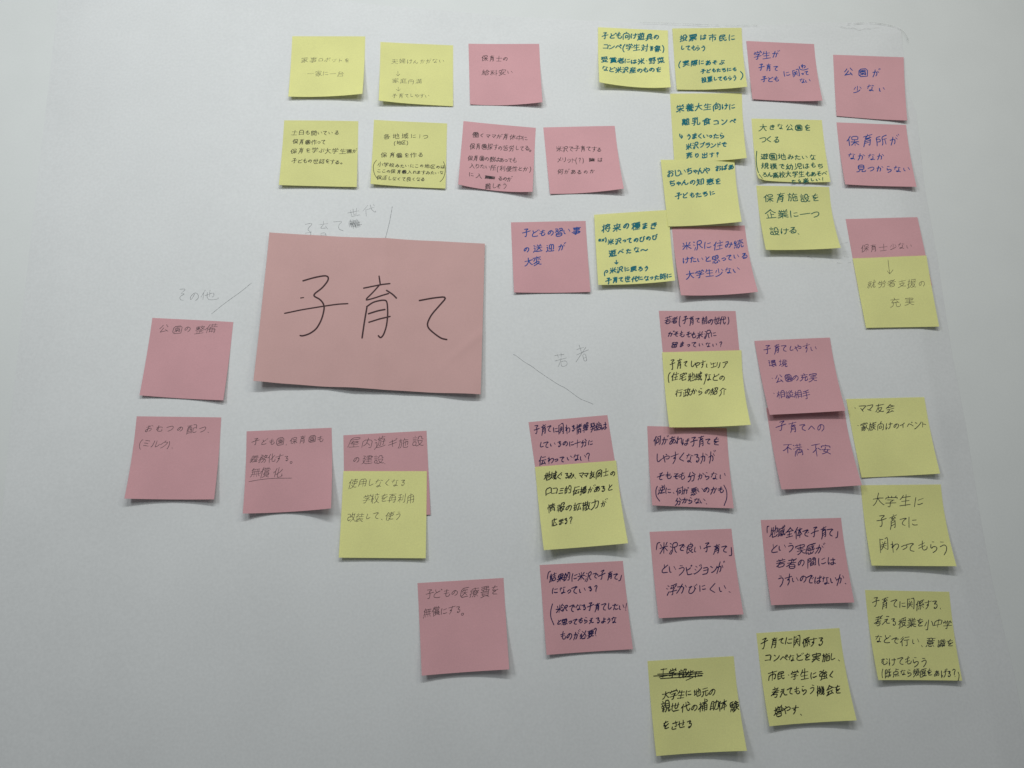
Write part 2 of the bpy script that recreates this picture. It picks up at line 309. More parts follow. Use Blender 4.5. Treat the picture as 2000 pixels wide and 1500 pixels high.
PENCIL=[
 ('generation',[[(-0.12317, 0.35379), (-0.11232, 0.35662)], [(-0.12054, 0.35694), (-0.11907, 0.35064)], [(-0.11815, 0.35828), (-0.11704, 0.3525)], [(-0.11459, 0.35947), (-0.11492, 0.35292)], [(-0.11905, 0.35028), (-0.11128, 0.3523)], [(-0.11704, 0.3525), (-0.1146, 0.35293)], [(-0.10389, 0.36287), (-0.10852, 0.35637)], [(-0.10567, 0.35863), (-0.10498, 0.35102)], [(-0.10498, 0.35792), (-0.09689, 0.36124)], [(-0.10161, 0.36348), (-0.10005, 0.35805), (-0.0963, 0.35525), (-0.09605, 0.35707)], [(-0.09899, 0.36392), (-0.09728, 0.36251)]]),
 ('childcare',[[(-0.16316, 0.34045), (-0.15773, 0.34185), (-0.15637, 0.34099), (-0.16086, 0.33515), (-0.15781, 0.33308), (-0.15678, 0.32954), (-0.15897, 0.32593), (-0.16192, 0.32657)], [(-0.16255, 0.33118), (-0.15616, 0.33259)], [(-0.14601, 0.3445), (-0.14533, 0.34128)], [(-0.15016, 0.34044), (-0.14146, 0.34192)], [(-0.14578, 0.34055), (-0.14877, 0.33635), (-0.14234, 0.33742)], [(-0.14358, 0.33918), (-0.14112, 0.33602)], [(-0.14734, 0.33157), (-0.14762, 0.32551)], [(-0.14734, 0.33157), (-0.14285, 0.3324), (-0.14213, 0.32565)], [(-0.1472, 0.32925), (-0.14271, 0.33008)], [(-0.14709, 0.3273), (-0.14259, 0.32795)], [(-0.1362, 0.34386), (-0.12728, 0.345), (-0.13114, 0.34094), (-0.13072, 0.33629), (-0.12641, 0.33497)]]),
 ('scrib',[[(-0.1211, 0.34553), (-0.11975, 0.33837)], [(-0.12057, 0.34482), (-0.11932, 0.33945)], [(-0.12005, 0.34411), (-0.11888, 0.34054)], [(-0.11963, 0.34556), (-0.11831, 0.33894)], [(-0.1191, 0.34486), (-0.11788, 0.34003)], [(-0.11858, 0.34415), (-0.1173, 0.33843)], [(-0.11816, 0.3456), (-0.11687, 0.33952)], [(-0.11763, 0.3449), (-0.11643, 0.34061)], [(-0.11711, 0.34419), (-0.11586, 0.33901)], [(-0.11669, 0.34564), (-0.11543, 0.34009)], [(-0.11616, 0.34494), (-0.11486, 0.33849)], [(-0.11564, 0.34423), (-0.11442, 0.33958)], [(-0.11522, 0.34568), (-0.11399, 0.34067)], [(-0.11469, 0.34497), (-0.11342, 0.33907)], [(-0.11417, 0.34427), (-0.11298, 0.34016)], [(-0.11375, 0.34572), (-0.11241, 0.33856)], [(-0.11322, 0.34501), (-0.11198, 0.33965)], [(-0.1127, 0.34431), (-0.11154, 0.34074)], [(-0.11228, 0.34576), (-0.11097, 0.33913)], [(-0.11175, 0.34505), (-0.11053, 0.34022)], [(-0.12148, 0.34335), (-0.11257, 0.34503), (-0.12026, 0.34195), (-0.11084, 0.34327), (-0.12047, 0.33978), (-0.10943, 0.34115), (-0.11875, 0.33803), (-0.11145, 0.33894)]]),
 ('line',[[(-0.08009, 0.36226), (-0.08068, 0.35622), (-0.0822, 0.34439), (-0.08628, 0.32366)]]),
 ('other',[[(-0.27549, 0.27112), (-0.26929, 0.27159), (-0.27452, 0.26639), (-0.26989, 0.26682), (-0.27472, 0.26385), (-0.27391, 0.26049), (-0.27075, 0.26004)], [(-0.26098, 0.26667), (-0.26312, 0.26155), (-0.26459, 0.26068), (-0.26462, 0.26405), (-0.26112, 0.26802), (-0.25783, 0.2664), (-0.25698, 0.26252), (-0.25953, 0.25993)], [(-0.25152, 0.2706), (-0.25489, 0.26341)], [(-0.25281, 0.26769), (-0.25277, 0.26092)], [(-0.25143, 0.26483), (-0.24317, 0.2684), (-0.2431, 0.26433), (-0.24429, 0.26363)], [(-0.24715, 0.2707), (-0.24713, 0.26391)], [(-0.24942, 0.26827), (-0.2492, 0.26268), (-0.24634, 0.26054), (-0.23864, 0.26171), (-0.23895, 0.2634)]]),
 ('slash',[[(-0.24347, 0.2468), (-0.23563, 0.25451), (-0.22695, 0.26229), (-0.21818, 0.2696), (-0.20947, 0.27851)]]),
 ('young',[[(0.07848, 0.21197), (0.08272, 0.21268), (0.08751, 0.21318)], [(0.08082, 0.21335), (0.082, 0.21026)], [(0.08467, 0.21469), (0.08473, 0.2103)], [(0.07868, 0.2066), (0.08402, 0.20817), (0.08984, 0.20982)], [(0.08458, 0.20938), (0.08363, 0.20548), (0.08173, 0.20108)], [(0.08432, 0.20584), (0.08474, 0.20197), (0.08595, 0.20108), (0.0904, 0.20262), (0.08979, 0.20713), (0.08467, 0.2062)], [(0.10194, 0.22296), (0.10367, 0.21714), (0.10411, 0.21537)], [(0.09958, 0.21828), (0.10614, 0.22039)], [(0.09947, 0.21281), (0.10396, 0.21501), (0.11089, 0.21811)], [(0.10856, 0.22078), (0.10465, 0.21502), (0.09863, 0.20571)], [(0.10528, 0.21254), (0.10651, 0.20654), (0.1094, 0.20744), (0.10771, 0.21422), (0.10564, 0.21347)], [(0.1059, 0.20972), (0.10852, 0.21068)]]),
 ('longline',[[(0.03918, 0.21233), (0.04088, 0.21207), (0.04257, 0.21083), (0.05001, 0.20495), (0.05676, 0.20119), (0.06215, 0.19672), (0.07155, 0.19022), (0.08227, 0.18306), (0.08697, 0.18104), (0.09297, 0.17662), (0.10094, 0.17051), (0.10427, 0.16883), (0.10895, 0.16717), (0.11396, 0.16496)]]),
]
SHEET_TOP=[(-0.4349, 0.6315), (-0.2854, 0.6099), (-0.1248, 0.5988), (0.038, 0.5895), (0.1758, 0.5866), (0.2877, 0.5877), (0.3736, 0.5967), (0.4313, 0.5993), (0.4652, 0.5942)]
SHEET_RIGHT=[(0.4724, 0.5827), (0.471, 0.4997), (0.4755, 0.4794), (0.4716, 0.3954), (0.4733, 0.3158), (0.4728, 0.2153), (0.4753, 0.1442), (0.4753, 0.0576), (0.4767, 0.0026), (0.4836, -0.0761), (0.4869, -0.1745)]
SHEET_LEFT=[(-0.4349, 0.6315), (-0.4283, 0.4958), (-0.4211, 0.3386), (-0.412, 0.1535), (-0.4003, -0.0018), (-0.39, -0.1632)]
SMUDGES_AND_SHADE=[([(0.1758, 0.5866), (0.2203, 0.5867), (0.2595, 0.5865), (0.3047, 0.5884)], 0.8), ([(0.3959, 0.5911), (0.4025, 0.5888), (0.4118, 0.5899), (0.416, 0.5868), (0.4244, 0.5898), (0.4312, 0.5894), (0.4396, 0.5924)], 0.7), ([(0.4048, 0.5942), (0.4311, 0.5979), (0.451, 0.5962), (0.4659, 0.5903), (0.4704, 0.5813), (0.4711, 0.5735)], 1.0), ([(0.3707, 0.3195), (0.3749, 0.319)], 0.8), ([(0.3627, 0.3126), (0.3668, 0.3122)], 0.8), ([(0.3703, 0.3255), (0.3735, 0.3251)], 0.7), ([(0.333, 0.3191), (0.341, 0.316)], 0.6), ([(0.368, 0.3327), (0.3761, 0.3352)], 0.6), ([(0.3736, 0.3124), (0.3775, 0.3141)], 0.5)]  # streaks along the far edge paint the lifted corner's shadow; the others are smudges
# pen paths of each character: code point, then strokes as x, y, x, y in 0..89
GLYPHS = {
33:[[15,68,15,34]],
40:[[28,72,25,70,18,58,15,48,13,35,15,21,18,12,23,2,27,0]],
41:[[6,72,11,67,16,56,20,45,20,35,20,24,16,13,11,2,7,0]],
44:[[13,20,15,17,13,12,9,8]],
46:[[13,20,14,18]],
49:[[24,67,24,20]],
63:[[11,65,17,68,22,65,23,62,22,53,13,39,14,34]],
101:[[11,36,35,36,35,44,29,49,21,50,17,48,13,44,11,35,12,26,17,21,26,19,36,21,39,26]],
120:[[6,52,11,50,24,35],[42,52,36,50,24,35],[24,35,24,33],[24,33,37,18,44,16],[24,33,10,18,4,16]],
12289:[[16,27,26,16]],
12290:[[19,33,24,32,29,28,29,19,24,14,15,14,9,21,11,29,15,32,19,33]],
12300:[[79,82,59,81,59,36]],
12301:[[29,58,29,12,9,12]],
12316:[[12,45,19,52,23,54,30,54,39,51,53,40,64,40,71,43,77,49]],
12354:[[19,68,50,68,65,70,67,72],[40,79,38,77,37,68],[36,67,36,37,39,20],[36,52,49,54,58,54,68,49,73,42,73,33,69,24,61,18,52,16],[35,49,27,46,20,39,16,32,16,24,18,21,21,20,28,20,38,24],[59,59,58,54],[57,54,54,46,49,37,42,29,38,28]],
12356:[[19,70,18,69,18,46,20,33,24,24,31,20,37,21,43,30,43,36],[60,68,63,66,69,54,74,35,73,30]],
12358:[[28,75,33,76,59,73],[21,53,41,57,53,57,60,54,65,47,64,34,55,24,49,20,34,16]],
12360:[[32,77,56,73,59,74],[22,55,53,57,52,51,41,41,40,37],[14,17,19,17,36,35,40,37,45,36,49,33,53,20,55,17,73,16,75,19]],
12362:[[34,78,32,19,31,17,26,17,20,20,16,24,16,29,18,33,23,38,32,41],[16,63,33,63],[33,64,49,65,52,69],[63,68,76,60,77,56],[33,44,49,47,57,47,64,44,69,40,70,31,68,25,60,19,50,17]],
12363:[[37,78,35,76,33,60],[14,58,47,61,51,59,54,55,55,41,51,21,48,18,44,17,36,17,32,20],[31,59,27,41,16,17],[63,68,66,66,74,52,77,44,76,40]],
12364:[[34,76,32,60],[12,58,31,59,32,60,47,60,53,57,54,53,54,38,50,21,47,18,44,17,36,17,32,19],[30,59,25,37,16,17],[66,79,70,71,72,70],[74,82,79,74],[61,67,65,66,66,64,76,43]],
12365:[[22,68,47,68,65,71],[46,77,48,68],[20,52,53,52,69,55],[49,68,53,52],[28,37,24,36,22,31,23,23,28,18,40,15,60,16],[56,52,62,35,49,36]],
12367:[[56,76,28,53,25,49,26,43,55,19]],
12368:[[58,76,54,76,28,54,24,48,25,44,28,40,57,16],[55,59,59,51],[64,63,69,55]],
12369:[[20,75,17,56,16,38,18,28,20,26,20,18],[62,76,62,44,61,31,58,25,53,19,49,16,44,16],[39,59,69,59,75,60,77,62],[26,39,23,28,20,26]],
12370:[[19,74,16,55,16,36,17,27,19,25,19,17],[61,75,61,41,59,30,56,23,51,17,47,14,43,15],[38,57,67,58,75,60],[69,77,72,70],[77,80,80,73],[25,38,22,27,19,25]],
12371:[[26,69,63,69],[22,37,22,26,24,23,30,19,42,17,58,18,67,19,70,23]],
12373:[[20,64,51,63,70,67],[49,77,52,64],[54,64,55,58,64,40,49,40],[26,40,24,40,23,36,22,27,24,23,28,19,38,16,55,16,61,17,63,19]],
12375:[[28,76,26,28,29,20,38,16,53,16,62,20,72,30]],
12376:[[28,77,26,76,25,53,25,27,28,20,35,16,49,15,61,20,71,28,71,30],[60,74,63,73,68,65],[52,69,57,60]],
12377:[[15,66,76,67,79,64],[51,77,51,53,53,37,51,28,46,22,40,18,34,16,28,17],[51,53,40,54,36,52,32,47,32,40,34,35,40,32,51,33],[49,32,51,32],[49,32,49,31,49,32]],
12379:[[28,73,28,31,31,21,40,18,53,18,66,19,68,21],[10,52,12,54,28,55],[28,56,76,59],[61,76,59,39,57,37,48,37]],
12381:[[28,73,60,74],[56,73,54,69,35,53,33,49],[15,45,32,49,45,48,50,49,72,50],[44,48,43,44,36,36,36,26,38,23,44,18,53,16,60,16]],
12383:[[36,78,35,77,34,65],[15,63,30,63,50,67],[32,64,27,40,20,20,16,17],[50,53,73,53],[45,32,45,24,50,19,71,18,74,18,75,20]],
12385:[[16,65,49,66,65,68,66,70],[34,77,32,65],[31,65,27,40,24,35],[27,40,42,46,55,47,64,44,69,36,67,25,57,18,45,16,34,16,30,19]],
12387:[[21,46,48,54,56,54,62,52,68,46,69,36,67,30,63,25,53,20,38,18]],
12388:[[15,56,37,63,49,65,61,65,68,61,71,57,73,53,73,46,73,40,69,34,61,27,53,24,36,21]],
12390:[[13,65,14,67,21,68,72,72],[53,69,51,65,44,59,40,53,38,45,39,33,42,28,49,22,63,17,67,20]],
12391:[[14,66,71,71],[52,69,50,65,43,58,40,53,37,40,38,32,46,22,53,19,64,17,67,19],[63,55,66,48],[72,58,75,51]],
12392:[[27,74,37,52],[37,52,43,53,65,65,65,67],[37,52,36,49,28,42,24,36,24,28,26,23,29,20,39,17,57,17,69,20]],
12393:[[26,77,25,71,35,51],[66,76,70,69],[75,79,79,72],[35,51,24,40,22,34,22,26,24,21,31,18,40,16,62,17,68,19],[35,51,40,52,61,63]],
12394:[[15,64,32,64,46,66,49,69],[38,79,36,78,34,65],[32,64,30,56,22,40,17,32,13,31],[62,65,74,58],[56,52,57,30,55,18,52,16,41,15,36,17,33,22,34,28,39,32,57,32],[57,30,63,29,72,23]],
12395:[[23,76,20,73,17,49,17,31,17,27,19,25,20,17],[44,67,71,67],[26,37,22,27,19,25],[40,36,40,28,41,24,45,21,66,20,73,21,75,24]],
12398:[[45,71,42,48,38,37,33,28,29,24,23,24,17,29,14,37,14,45,18,55,24,63,30,67,41,71,53,71,61,68,67,63,71,57,73,50,73,39,70,30,65,24,58,20,48,18]],
12399:[[20,75,16,45,16,28,18,25,19,16],[39,61,68,61,75,62,77,64],[61,75,62,31,61,21,55,17,45,17,40,19,37,24,38,30,44,34,61,34],[25,37,22,27,18,25],[62,31,69,30,77,23]],
12400:[[18,74,14,47,14,30,15,26,16,24,17,16],[58,74,60,30,58,20,53,16,43,16,39,18,35,23,36,28,42,33,59,33],[37,60,66,60,73,61,74,63],[69,77,71,70],[77,80,79,73],[23,37,20,27,16,24],[60,30,66,29,73,24]],
12403:[[14,67,33,69,39,70,40,73],[33,69,31,63,21,49,18,37,19,24,23,18,27,16,33,14,43,15,47,16,54,21,60,32,61,52,63,54],[60,71,63,54],[68,76,71,69],[76,80,80,72],[63,54,66,53,74,40]],
12406:[[36,74,51,66,50,62,47,60],[36,50,50,33,51,22,48,18,42,16,31,17,27,21],[65,67,69,60],[74,70,78,63],[10,22,21,29,26,35],[64,43,70,35,75,23]],
12408:[[14,38,30,58,34,62,38,63,45,58,69,31]],
12409:[[14,37,31,59,37,62,45,56,69,28],[59,67,64,59],[69,72,74,63]],
12414:[[22,68,46,67,69,69],[47,78,47,20,41,16,30,16,25,17,22,22,23,28,28,32,47,34],[22,51,46,50,69,52],[47,32,55,30,69,21]],
12415:[[24,72,48,73,47,66,41,55,40,49],[37,49,36,43,28,26,24,23,16,23,13,28,13,36,20,44,25,47,32,49,44,49,67,41],[69,55,67,38,62,28,51,16,49,15,44,16],[67,38,71,38,76,35,77,30]],
12416:[[14,66,37,66,47,68,48,71],[30,77,30,52,32,42,31,35,28,30,29,19,33,16,49,16,64,19,67,23,68,30,65,37],[30,52,20,51,16,46,15,40,15,35,17,31,28,29],[61,68,65,66,74,57]],
12418:[[16,65,28,63,44,63,50,63,53,65],[36,77,31,42,31,31,33,22,37,18,44,16,52,16,65,20,69,25,71,35,66,45,64,48,60,49],[15,44,32,42,50,43]],
12419:[[21,59,25,57,30,46],[39,64,41,64,45,61],[18,40,48,53,55,54,62,53,68,47,69,42,67,37,59,33,48,34],[31,46,43,14,47,12]],
12420:[[17,72,22,70,28,57,30,54,44,17,43,14],[38,78,41,78,49,71],[13,49,43,62,62,65,69,63,73,58,74,51,73,46,65,40,58,40,49,41]],
12424:[[44,77,45,26,44,20,38,16,26,16,20,19,17,24,18,29,24,34,31,36,44,35],[44,61,68,61,71,59],[45,33,53,32,62,27,69,21]],
12425:[[30,74,34,76,58,71],[27,63,25,61,23,48,24,40],[25,42,26,43,25,42],[25,42,24,40],[24,40,22,36],[24,40,40,48,48,49,61,48,68,40,69,32,67,27,63,22,50,17,33,16]],
12426:[[30,79,27,76,24,59,24,38,28,35],[25,59,29,57],[25,54,29,57,38,69,47,73,54,72,59,68,64,55,64,40,57,27,45,18,37,16,33,17]],
12427:[[27,73,57,73,55,69,38,54,37,50],[39,51,40,52,39,51],[17,36,36,50,54,50,61,48,66,44,69,36,69,27,64,20,53,16,40,16,32,19,31,23,31,27,34,31,38,32,47,31,52,25,54,17],[38,50,40,51]],
12428:[[33,78,30,76,30,52,28,46,28,16],[13,62,30,64],[30,52,35,53,49,64,55,65,61,65,65,60,62,29,63,22,68,19,74,20,80,24,81,28],[28,44,23,43,12,28,12,24]],
12429:[[26,72,55,73,56,71,55,68,40,56,36,49,17,36],[36,49,52,50,60,49,67,42,69,37,69,31,66,25,59,19,43,16,35,16,30,18]],
12431:[[33,78,30,76,30,64,28,63,28,16],[14,62,28,63],[27,61,27,60,27,61],[27,61,28,62],[29,51,33,52,46,60,54,61,66,60,73,53,75,48,75,39,73,32,63,23,52,20],[28,44,23,43,12,28,12,24]],
12434:[[16,68,45,68,59,69,62,71],[39,79,36,76,36,68],[33,68,32,62,28,56,27,51,17,41],[27,52,30,51,43,53,47,49,49,45,49,30],[29,52,29,53,29,52],[29,52,30,52],[49,45,71,53],[48,42,39,38,31,31,30,24,32,20,36,17,43,16,63,16,68,18]],
12435:[[43,74,28,49,28,44,23,36,16,21,15,17,17,13],[28,44,31,44,43,47,47,44,49,41,49,21,55,17,65,18,71,23,77,33,75,38],[30,45,31,46,30,45],[30,45,31,44]],
12450:[[17,71,72,71,72,65,69,61,61,53,57,49,56,50],[43,57,42,41,38,28,28,19,24,17,20,18]],
12452:[[16,43,41,54,48,55],[69,74,49,59,48,56,48,17]],
12456:[[18,66,70,67],[44,66,44,23],[14,23,75,23]],
12462:[[38,77,37,73,39,61],[15,57,64,65,68,71,64,79],[40,61,48,16,53,12],[73,82,77,75],[15,34,71,43]],
12463:[[46,79,41,77,38,67],[13,48,18,48,20,49,37,67,68,66,69,65,68,60,64,50,53,33,38,21,27,16,21,17]],
12467:[[21,68,69,68,69,19],[20,23,69,23]],
12472:[[28,73,40,66],[16,55,28,48],[59,74,65,66],[72,77,76,69],[16,20,21,17,24,18,47,28,68,45,73,52,73,57]],
12483:[[23,54,27,42],[41,59,45,48,44,46],[69,57,68,56,62,38,53,27,37,15,30,15]],
12488:[[34,75,34,17],[34,53,48,50,67,42]],
12489:[[32,74,32,16],[64,76,67,74,70,68],[57,71,61,62],[32,52,40,51,64,41,67,41]],
12499:[[23,74,24,22,27,19,33,18,53,18,67,20],[62,77,65,70],[23,49,42,53,62,61],[71,80,75,73]],
12502:[[17,68,66,69],[64,80,68,74,68,71,66,69],[74,83,78,76,81,75],[66,69,67,67,66,59,61,44,55,35,48,28,35,20,28,17,23,19]],
12505:[[59,68,64,58],[15,38,30,57,33,61,38,61,40,61,57,44,74,24],[69,72,74,64]],
12506:[[15,38,30,57,33,61,38,61,40,61,57,44,74,24],[59,64,60,69,66,73,71,71,74,67,74,61,69,57,62,58,59,64]],
12508:[[15,61,72,61],[44,76,44,18,40,16,33,16,30,18],[62,78,68,70],[73,80,77,73],[25,44,15,28,11,27],[60,45,64,44,73,29]],
12510:[[15,68,72,67,70,61,63,51,44,33],[25,45,28,45,40,34,44,33],[44,33,45,29,55,19]],
12511:[[28,73,36,73,65,66],[22,51,28,52,60,44],[18,27,21,28,26,28,62,19]],
12513:[[27,61,50,45],[66,73,64,72,56,53,50,45],[50,45,51,44],[50,44,69,27],[15,19,19,18,29,24,50,44]],
12519:[[25,57,63,57,63,18,24,18],[27,38,63,38]],
12521:[[26,73,65,73],[19,54,68,54,69,53,66,40,57,29,42,19,36,17,31,18]],
12522:[[25,73,25,41],[63,73,63,49,60,34,56,27,51,22,40,17,36,18]],
12523:[[29,73,28,45,26,36,21,25,15,18,13,18],[50,73,50,21,57,22,68,29,77,38,77,43]],
12525:[[19,24,70,24],[19,19,19,68,70,68,70,19]],
12531:[[21,70,23,71,37,59],[20,20,24,19,36,23,57,35,72,51,75,56,75,61]],
12539:[[44,47,46,47]],
19968:[[11,48,78,48]],
19981:[[13,75,76,75],[49,75,48,69,44,65,43,59,44,13],[10,36,13,36,20,40,32,50,38,57,43,59],[52,55,54,55,61,50,76,38]],
19990:[[23,78,23,18,75,18],[11,61,77,61],[44,80,44,35,65,35,65,79]],
20013:[[44,81,44,13],[15,39,73,39],[15,34,15,67,73,67,73,35]],
20083:[[13,77,43,81,49,79],[16,69,19,59],[28,70,30,63,29,59],[15,53,41,53,40,48,31,41,29,38,29,14,21,12],[48,73,45,72,40,60],[57,79,58,16,60,15,76,15,78,22,78,28,77,30],[11,32,47,36]],
20107:[[12,75,77,75],[44,81,44,16,42,12,32,12],[44,66,67,66,68,56,21,56,21,66,44,66],[18,45,69,45,69,24,17,24],[10,35,78,35]],
20171:[[12,53,26,61,44,77,62,62,73,55,79,55],[29,49,29,33,25,23,17,15,11,14],[60,49,60,12]],
20195:[[31,79,24,67,22,60,23,13],[51,80,53,56],[22,59,17,57,9,48],[63,79,66,79,75,69],[33,53,75,59,78,59,81,57],[53,56,57,33,65,18,71,14,76,14,78,19,80,25,79,27]],
20225:[[8,55,12,54,22,60,36,71,48,82],[44,78,64,61,77,54,81,55],[24,44,24,15],[45,58,45,15],[45,40,68,40],[13,15,76,15]],
20241:[[31,81,29,80,23,68,20,60,22,58,22,13],[20,59,17,58,9,49],[54,80,54,58],[32,61,51,61,53,58,56,58,60,53,72,32,78,24],[53,58,54,13],[56,58,58,61,77,61],[53,54,49,52,44,42,36,30,29,24]],
20250:[[9,56,13,55,24,61,42,76,45,77],[49,81,46,81,45,77],[45,77,65,61,75,56,80,57],[24,61,28,56,61,56,65,61],[14,40,75,40],[38,40,36,34,24,22,23,16],[18,14,22,16,67,20,73,14,76,13],[57,31,64,25,66,20]],
20253:[[30,81,27,81,20,66,19,58,20,57,20,13],[38,75,73,75],[19,58,14,56,10,51,10,48],[33,51,77,51],[50,51,49,44,38,24,37,19],[34,17,36,19,72,22],[66,36,71,27,72,22,73,22,77,15]],
20303:[[28,80,22,67,20,59,21,57,21,13],[53,81,57,73],[20,59,14,55,11,51,10,47],[34,65,77,65],[56,65,56,16],[37,41,75,41],[32,15,78,15]],
20307:[[27,81,20,67,18,59,20,57,20,13],[18,58,14,56,11,53,10,46],[54,81,54,13],[31,65,50,65,52,62,56,62],[52,62,49,60,37,36,29,27,28,27],[56,62,57,65,78,65],[56,62,59,59,66,43,75,30],[40,28,67,28]],
20309:[[27,80,21,68,20,60,21,58,21,13],[34,73,78,73],[20,59,14,57,11,52,10,48],[73,73,72,15,67,13,59,13],[36,34,56,34,56,57,37,57,36,28]],
20316:[[28,80,22,67,20,59,21,57,21,13],[51,81,48,80,44,68,42,67,34,53],[20,59,14,55,11,51,10,47],[44,68,78,68],[53,68,53,13],[53,50,77,50],[53,32,77,32]],
20351:[[30,81,28,81,21,68,20,61,21,59,21,12],[32,72,78,72],[20,60,14,57,10,52,9,48],[55,81,55,42,54,35,49,23],[55,59,35,59,35,42,76,42,76,59,55,59],[36,34,45,25,56,19,74,13,81,15],[28,14,32,13,36,14,44,19,48,23]],
20415:[[29,81,26,80,20,66,18,58,20,56,20,13],[33,77,77,77],[18,57,15,56,11,51,10,45],[55,77,55,40,53,31,49,21],[35,52,75,52],[35,31,45,21,49,21,54,18,75,13,81,15],[55,39,75,40,74,65,35,64,35,39,55,39],[27,14,30,13,34,14,42,17,45,21]],
20418:[[26,80,19,59,20,57,20,13],[34,73,50,74,69,78,77,77],[19,58,14,56,10,50,10,48],[49,74,48,70,41,63,40,58],[36,57,40,58,55,57,60,59,66,66,69,66],[54,57,52,53,43,46,41,42],[34,39,41,42,48,41,72,44],[68,52,71,49,72,44],[54,42,54,15,47,13],[39,30,30,17],[72,44,74,43,77,37],[68,32,77,19]],
20445:[[28,80,21,68,20,60,21,58,21,13],[20,60,15,58,9,50],[32,41,51,41,53,39,58,40,59,41,78,41],[55,57,73,57,73,77,37,77,37,57,55,57],[55,57,55,13],[53,39,38,22,32,18,29,18],[58,40,69,25,78,18]],
20449:[[28,81,25,79,19,61,20,12],[49,82,52,80,54,75,58,73],[32,68,77,68],[19,59,15,57,10,51,10,47],[37,57,71,57],[37,45,71,45],[36,15,36,33,72,33,72,15,36,15]],
20633:[[25,81,20,68,18,59,19,57,19,13],[32,73,75,73],[45,81,45,60],[18,58,14,56,10,51,10,45],[30,60,77,60],[64,81,64,60],[42,59,38,49,36,48,37,13],[25,43,28,43,32,45,36,46],[38,49,74,47,73,14,69,12],[37,36,74,36],[55,48,55,14],[37,24,74,24]],
20685:[[41,76,41,16],[28,67,55,67,59,63,78,63,76,19,74,13,67,13],[17,59,13,57,9,51,8,46],[56,77,51,78,29,75,22,78,17,61,18,12],[65,81,65,51,64,35,59,20,56,17,55,13,53,12],[29,48,29,57,54,57,54,38,29,37,29,48],[29,48,54,48],[29,28,54,28],[28,15,52,18,56,17]],
20767:[[27,80,20,66,18,59,20,57,20,13],[39,80,42,71],[18,59,13,57,9,51,9,48],[54,81,54,71],[31,63,32,71,54,71,77,71,77,64],[71,80,68,75,68,71],[42,54,69,54,69,61,40,62,39,61,39,55,42,54],[35,39,73,39],[35,32,73,32],[28,13,32,12,45,18,47,18],[73,32,72,24,36,24,35,45,36,47,72,47,73,32],[59,17,64,18,77,12,81,13]],
20803:[[19,75,70,75],[12,52,77,52],[32,52,31,37,27,26,19,17,13,14,11,14],[54,52,54,20,55,15,60,14,75,15,78,20,78,27,76,30]],
20805:[[12,68,76,68],[39,82,43,81,46,75,45,68],[35,68,33,62,23,50,22,46,23,45,67,48,70,47,73,43],[55,59,57,59,65,52,66,48],[35,45,32,31,28,22,18,15,14,13,9,15],[53,46,54,16,60,14,75,15,78,21,78,25,76,29]],
20816:[[18,79,18,41],[36,60,71,60],[71,60,70,78,37,78,36,42,70,42,71,60],[34,36,32,34,30,25,24,18,13,13,10,14],[54,33,54,19,56,13,75,13,77,15,78,22]],
20837:[[32,78,41,69,44,59],[44,59,42,57,37,42,31,31,18,17,13,15,9,15],[44,59,49,57,61,33,68,24,77,16,78,13]],
20840:[[44,79,62,63,71,56,79,53],[8,53,11,53,18,56,33,68,47,82],[18,56,22,52,44,51,67,52,71,56],[44,51,44,15],[23,33,66,33],[13,15,76,15]],
20844:[[32,77,24,63,13,51],[57,78,62,69,72,56],[45,56,43,55,36,42,23,25,22,20],[18,17,21,20,66,23],[58,37,65,28,66,23],[66,23,70,21,73,15,77,13]],
20855:[[24,66,65,66],[24,54,65,54],[24,43,65,43],[11,30,78,30],[24,30,24,77,65,77,65,30],[9,14,13,13,31,23,33,23],[54,23,58,24,76,14,80,14]],
20869:[[44,81,43,50,35,38,25,30],[43,50,47,49,64,31],[15,12,15,67,74,67,73,15,71,13,66,12,59,14]],
20870:[[44,76,44,46],[14,46,75,46],[14,13,14,76,75,76,74,15,72,13,66,12,62,12,59,15]],
20877:[[13,76,75,76],[44,76,44,32],[20,48,69,48],[10,32,78,32],[20,12,20,63,69,62,69,15,65,12,57,12,54,14]],
20986:[[19,73,20,52,69,52,70,73],[44,81,44,18],[16,40,16,17,73,17],[73,40,73,13]],
20998:[[35,80,32,79,27,68,17,56,13,52,9,52],[17,55,22,50,66,50,65,28,62,16,60,14,57,13,48,13,45,16],[57,81,57,78,62,69,77,53],[37,50,36,36,31,26,21,16,14,13,11,14]],
21033:[[11,74,28,76,30,77,40,80,43,79],[28,76,28,13],[11,57,27,56],[28,57,44,57],[55,71,55,33],[27,48,22,45,17,35,10,26,9,23],[74,79,74,16,72,13,62,12],[28,44,34,42,42,35,43,32]],
21069:[[23,82,25,81,30,75,29,69],[11,69,77,69],[67,81,64,81,62,78,59,69],[16,43,40,43],[16,30,40,30],[56,55,56,28],[72,57,72,15,69,13,61,13,58,15],[16,13,16,56,40,55,39,14,35,12,29,14]],
21147:[[14,63,73,63,73,39,68,16,65,14,61,13,54,13,49,16],[40,81,40,57,34,37,28,27,23,21,14,14,11,14]],
21161:[[15,60,36,60],[58,81,58,63,55,40,49,24,38,14],[44,63,76,63,75,35,73,17,72,14,67,13,61,13,56,16],[15,43,36,43],[10,21,41,28],[15,23,16,77,36,77,36,28]],
21172:[[20,79,24,72,24,64],[41,81,44,71],[13,53,13,64,75,64,75,53],[70,80,63,69,62,64],[18,44,69,44,68,27,65,15,62,12,50,12],[41,55,41,44],[40,44,38,32,32,23,26,18,13,13]],
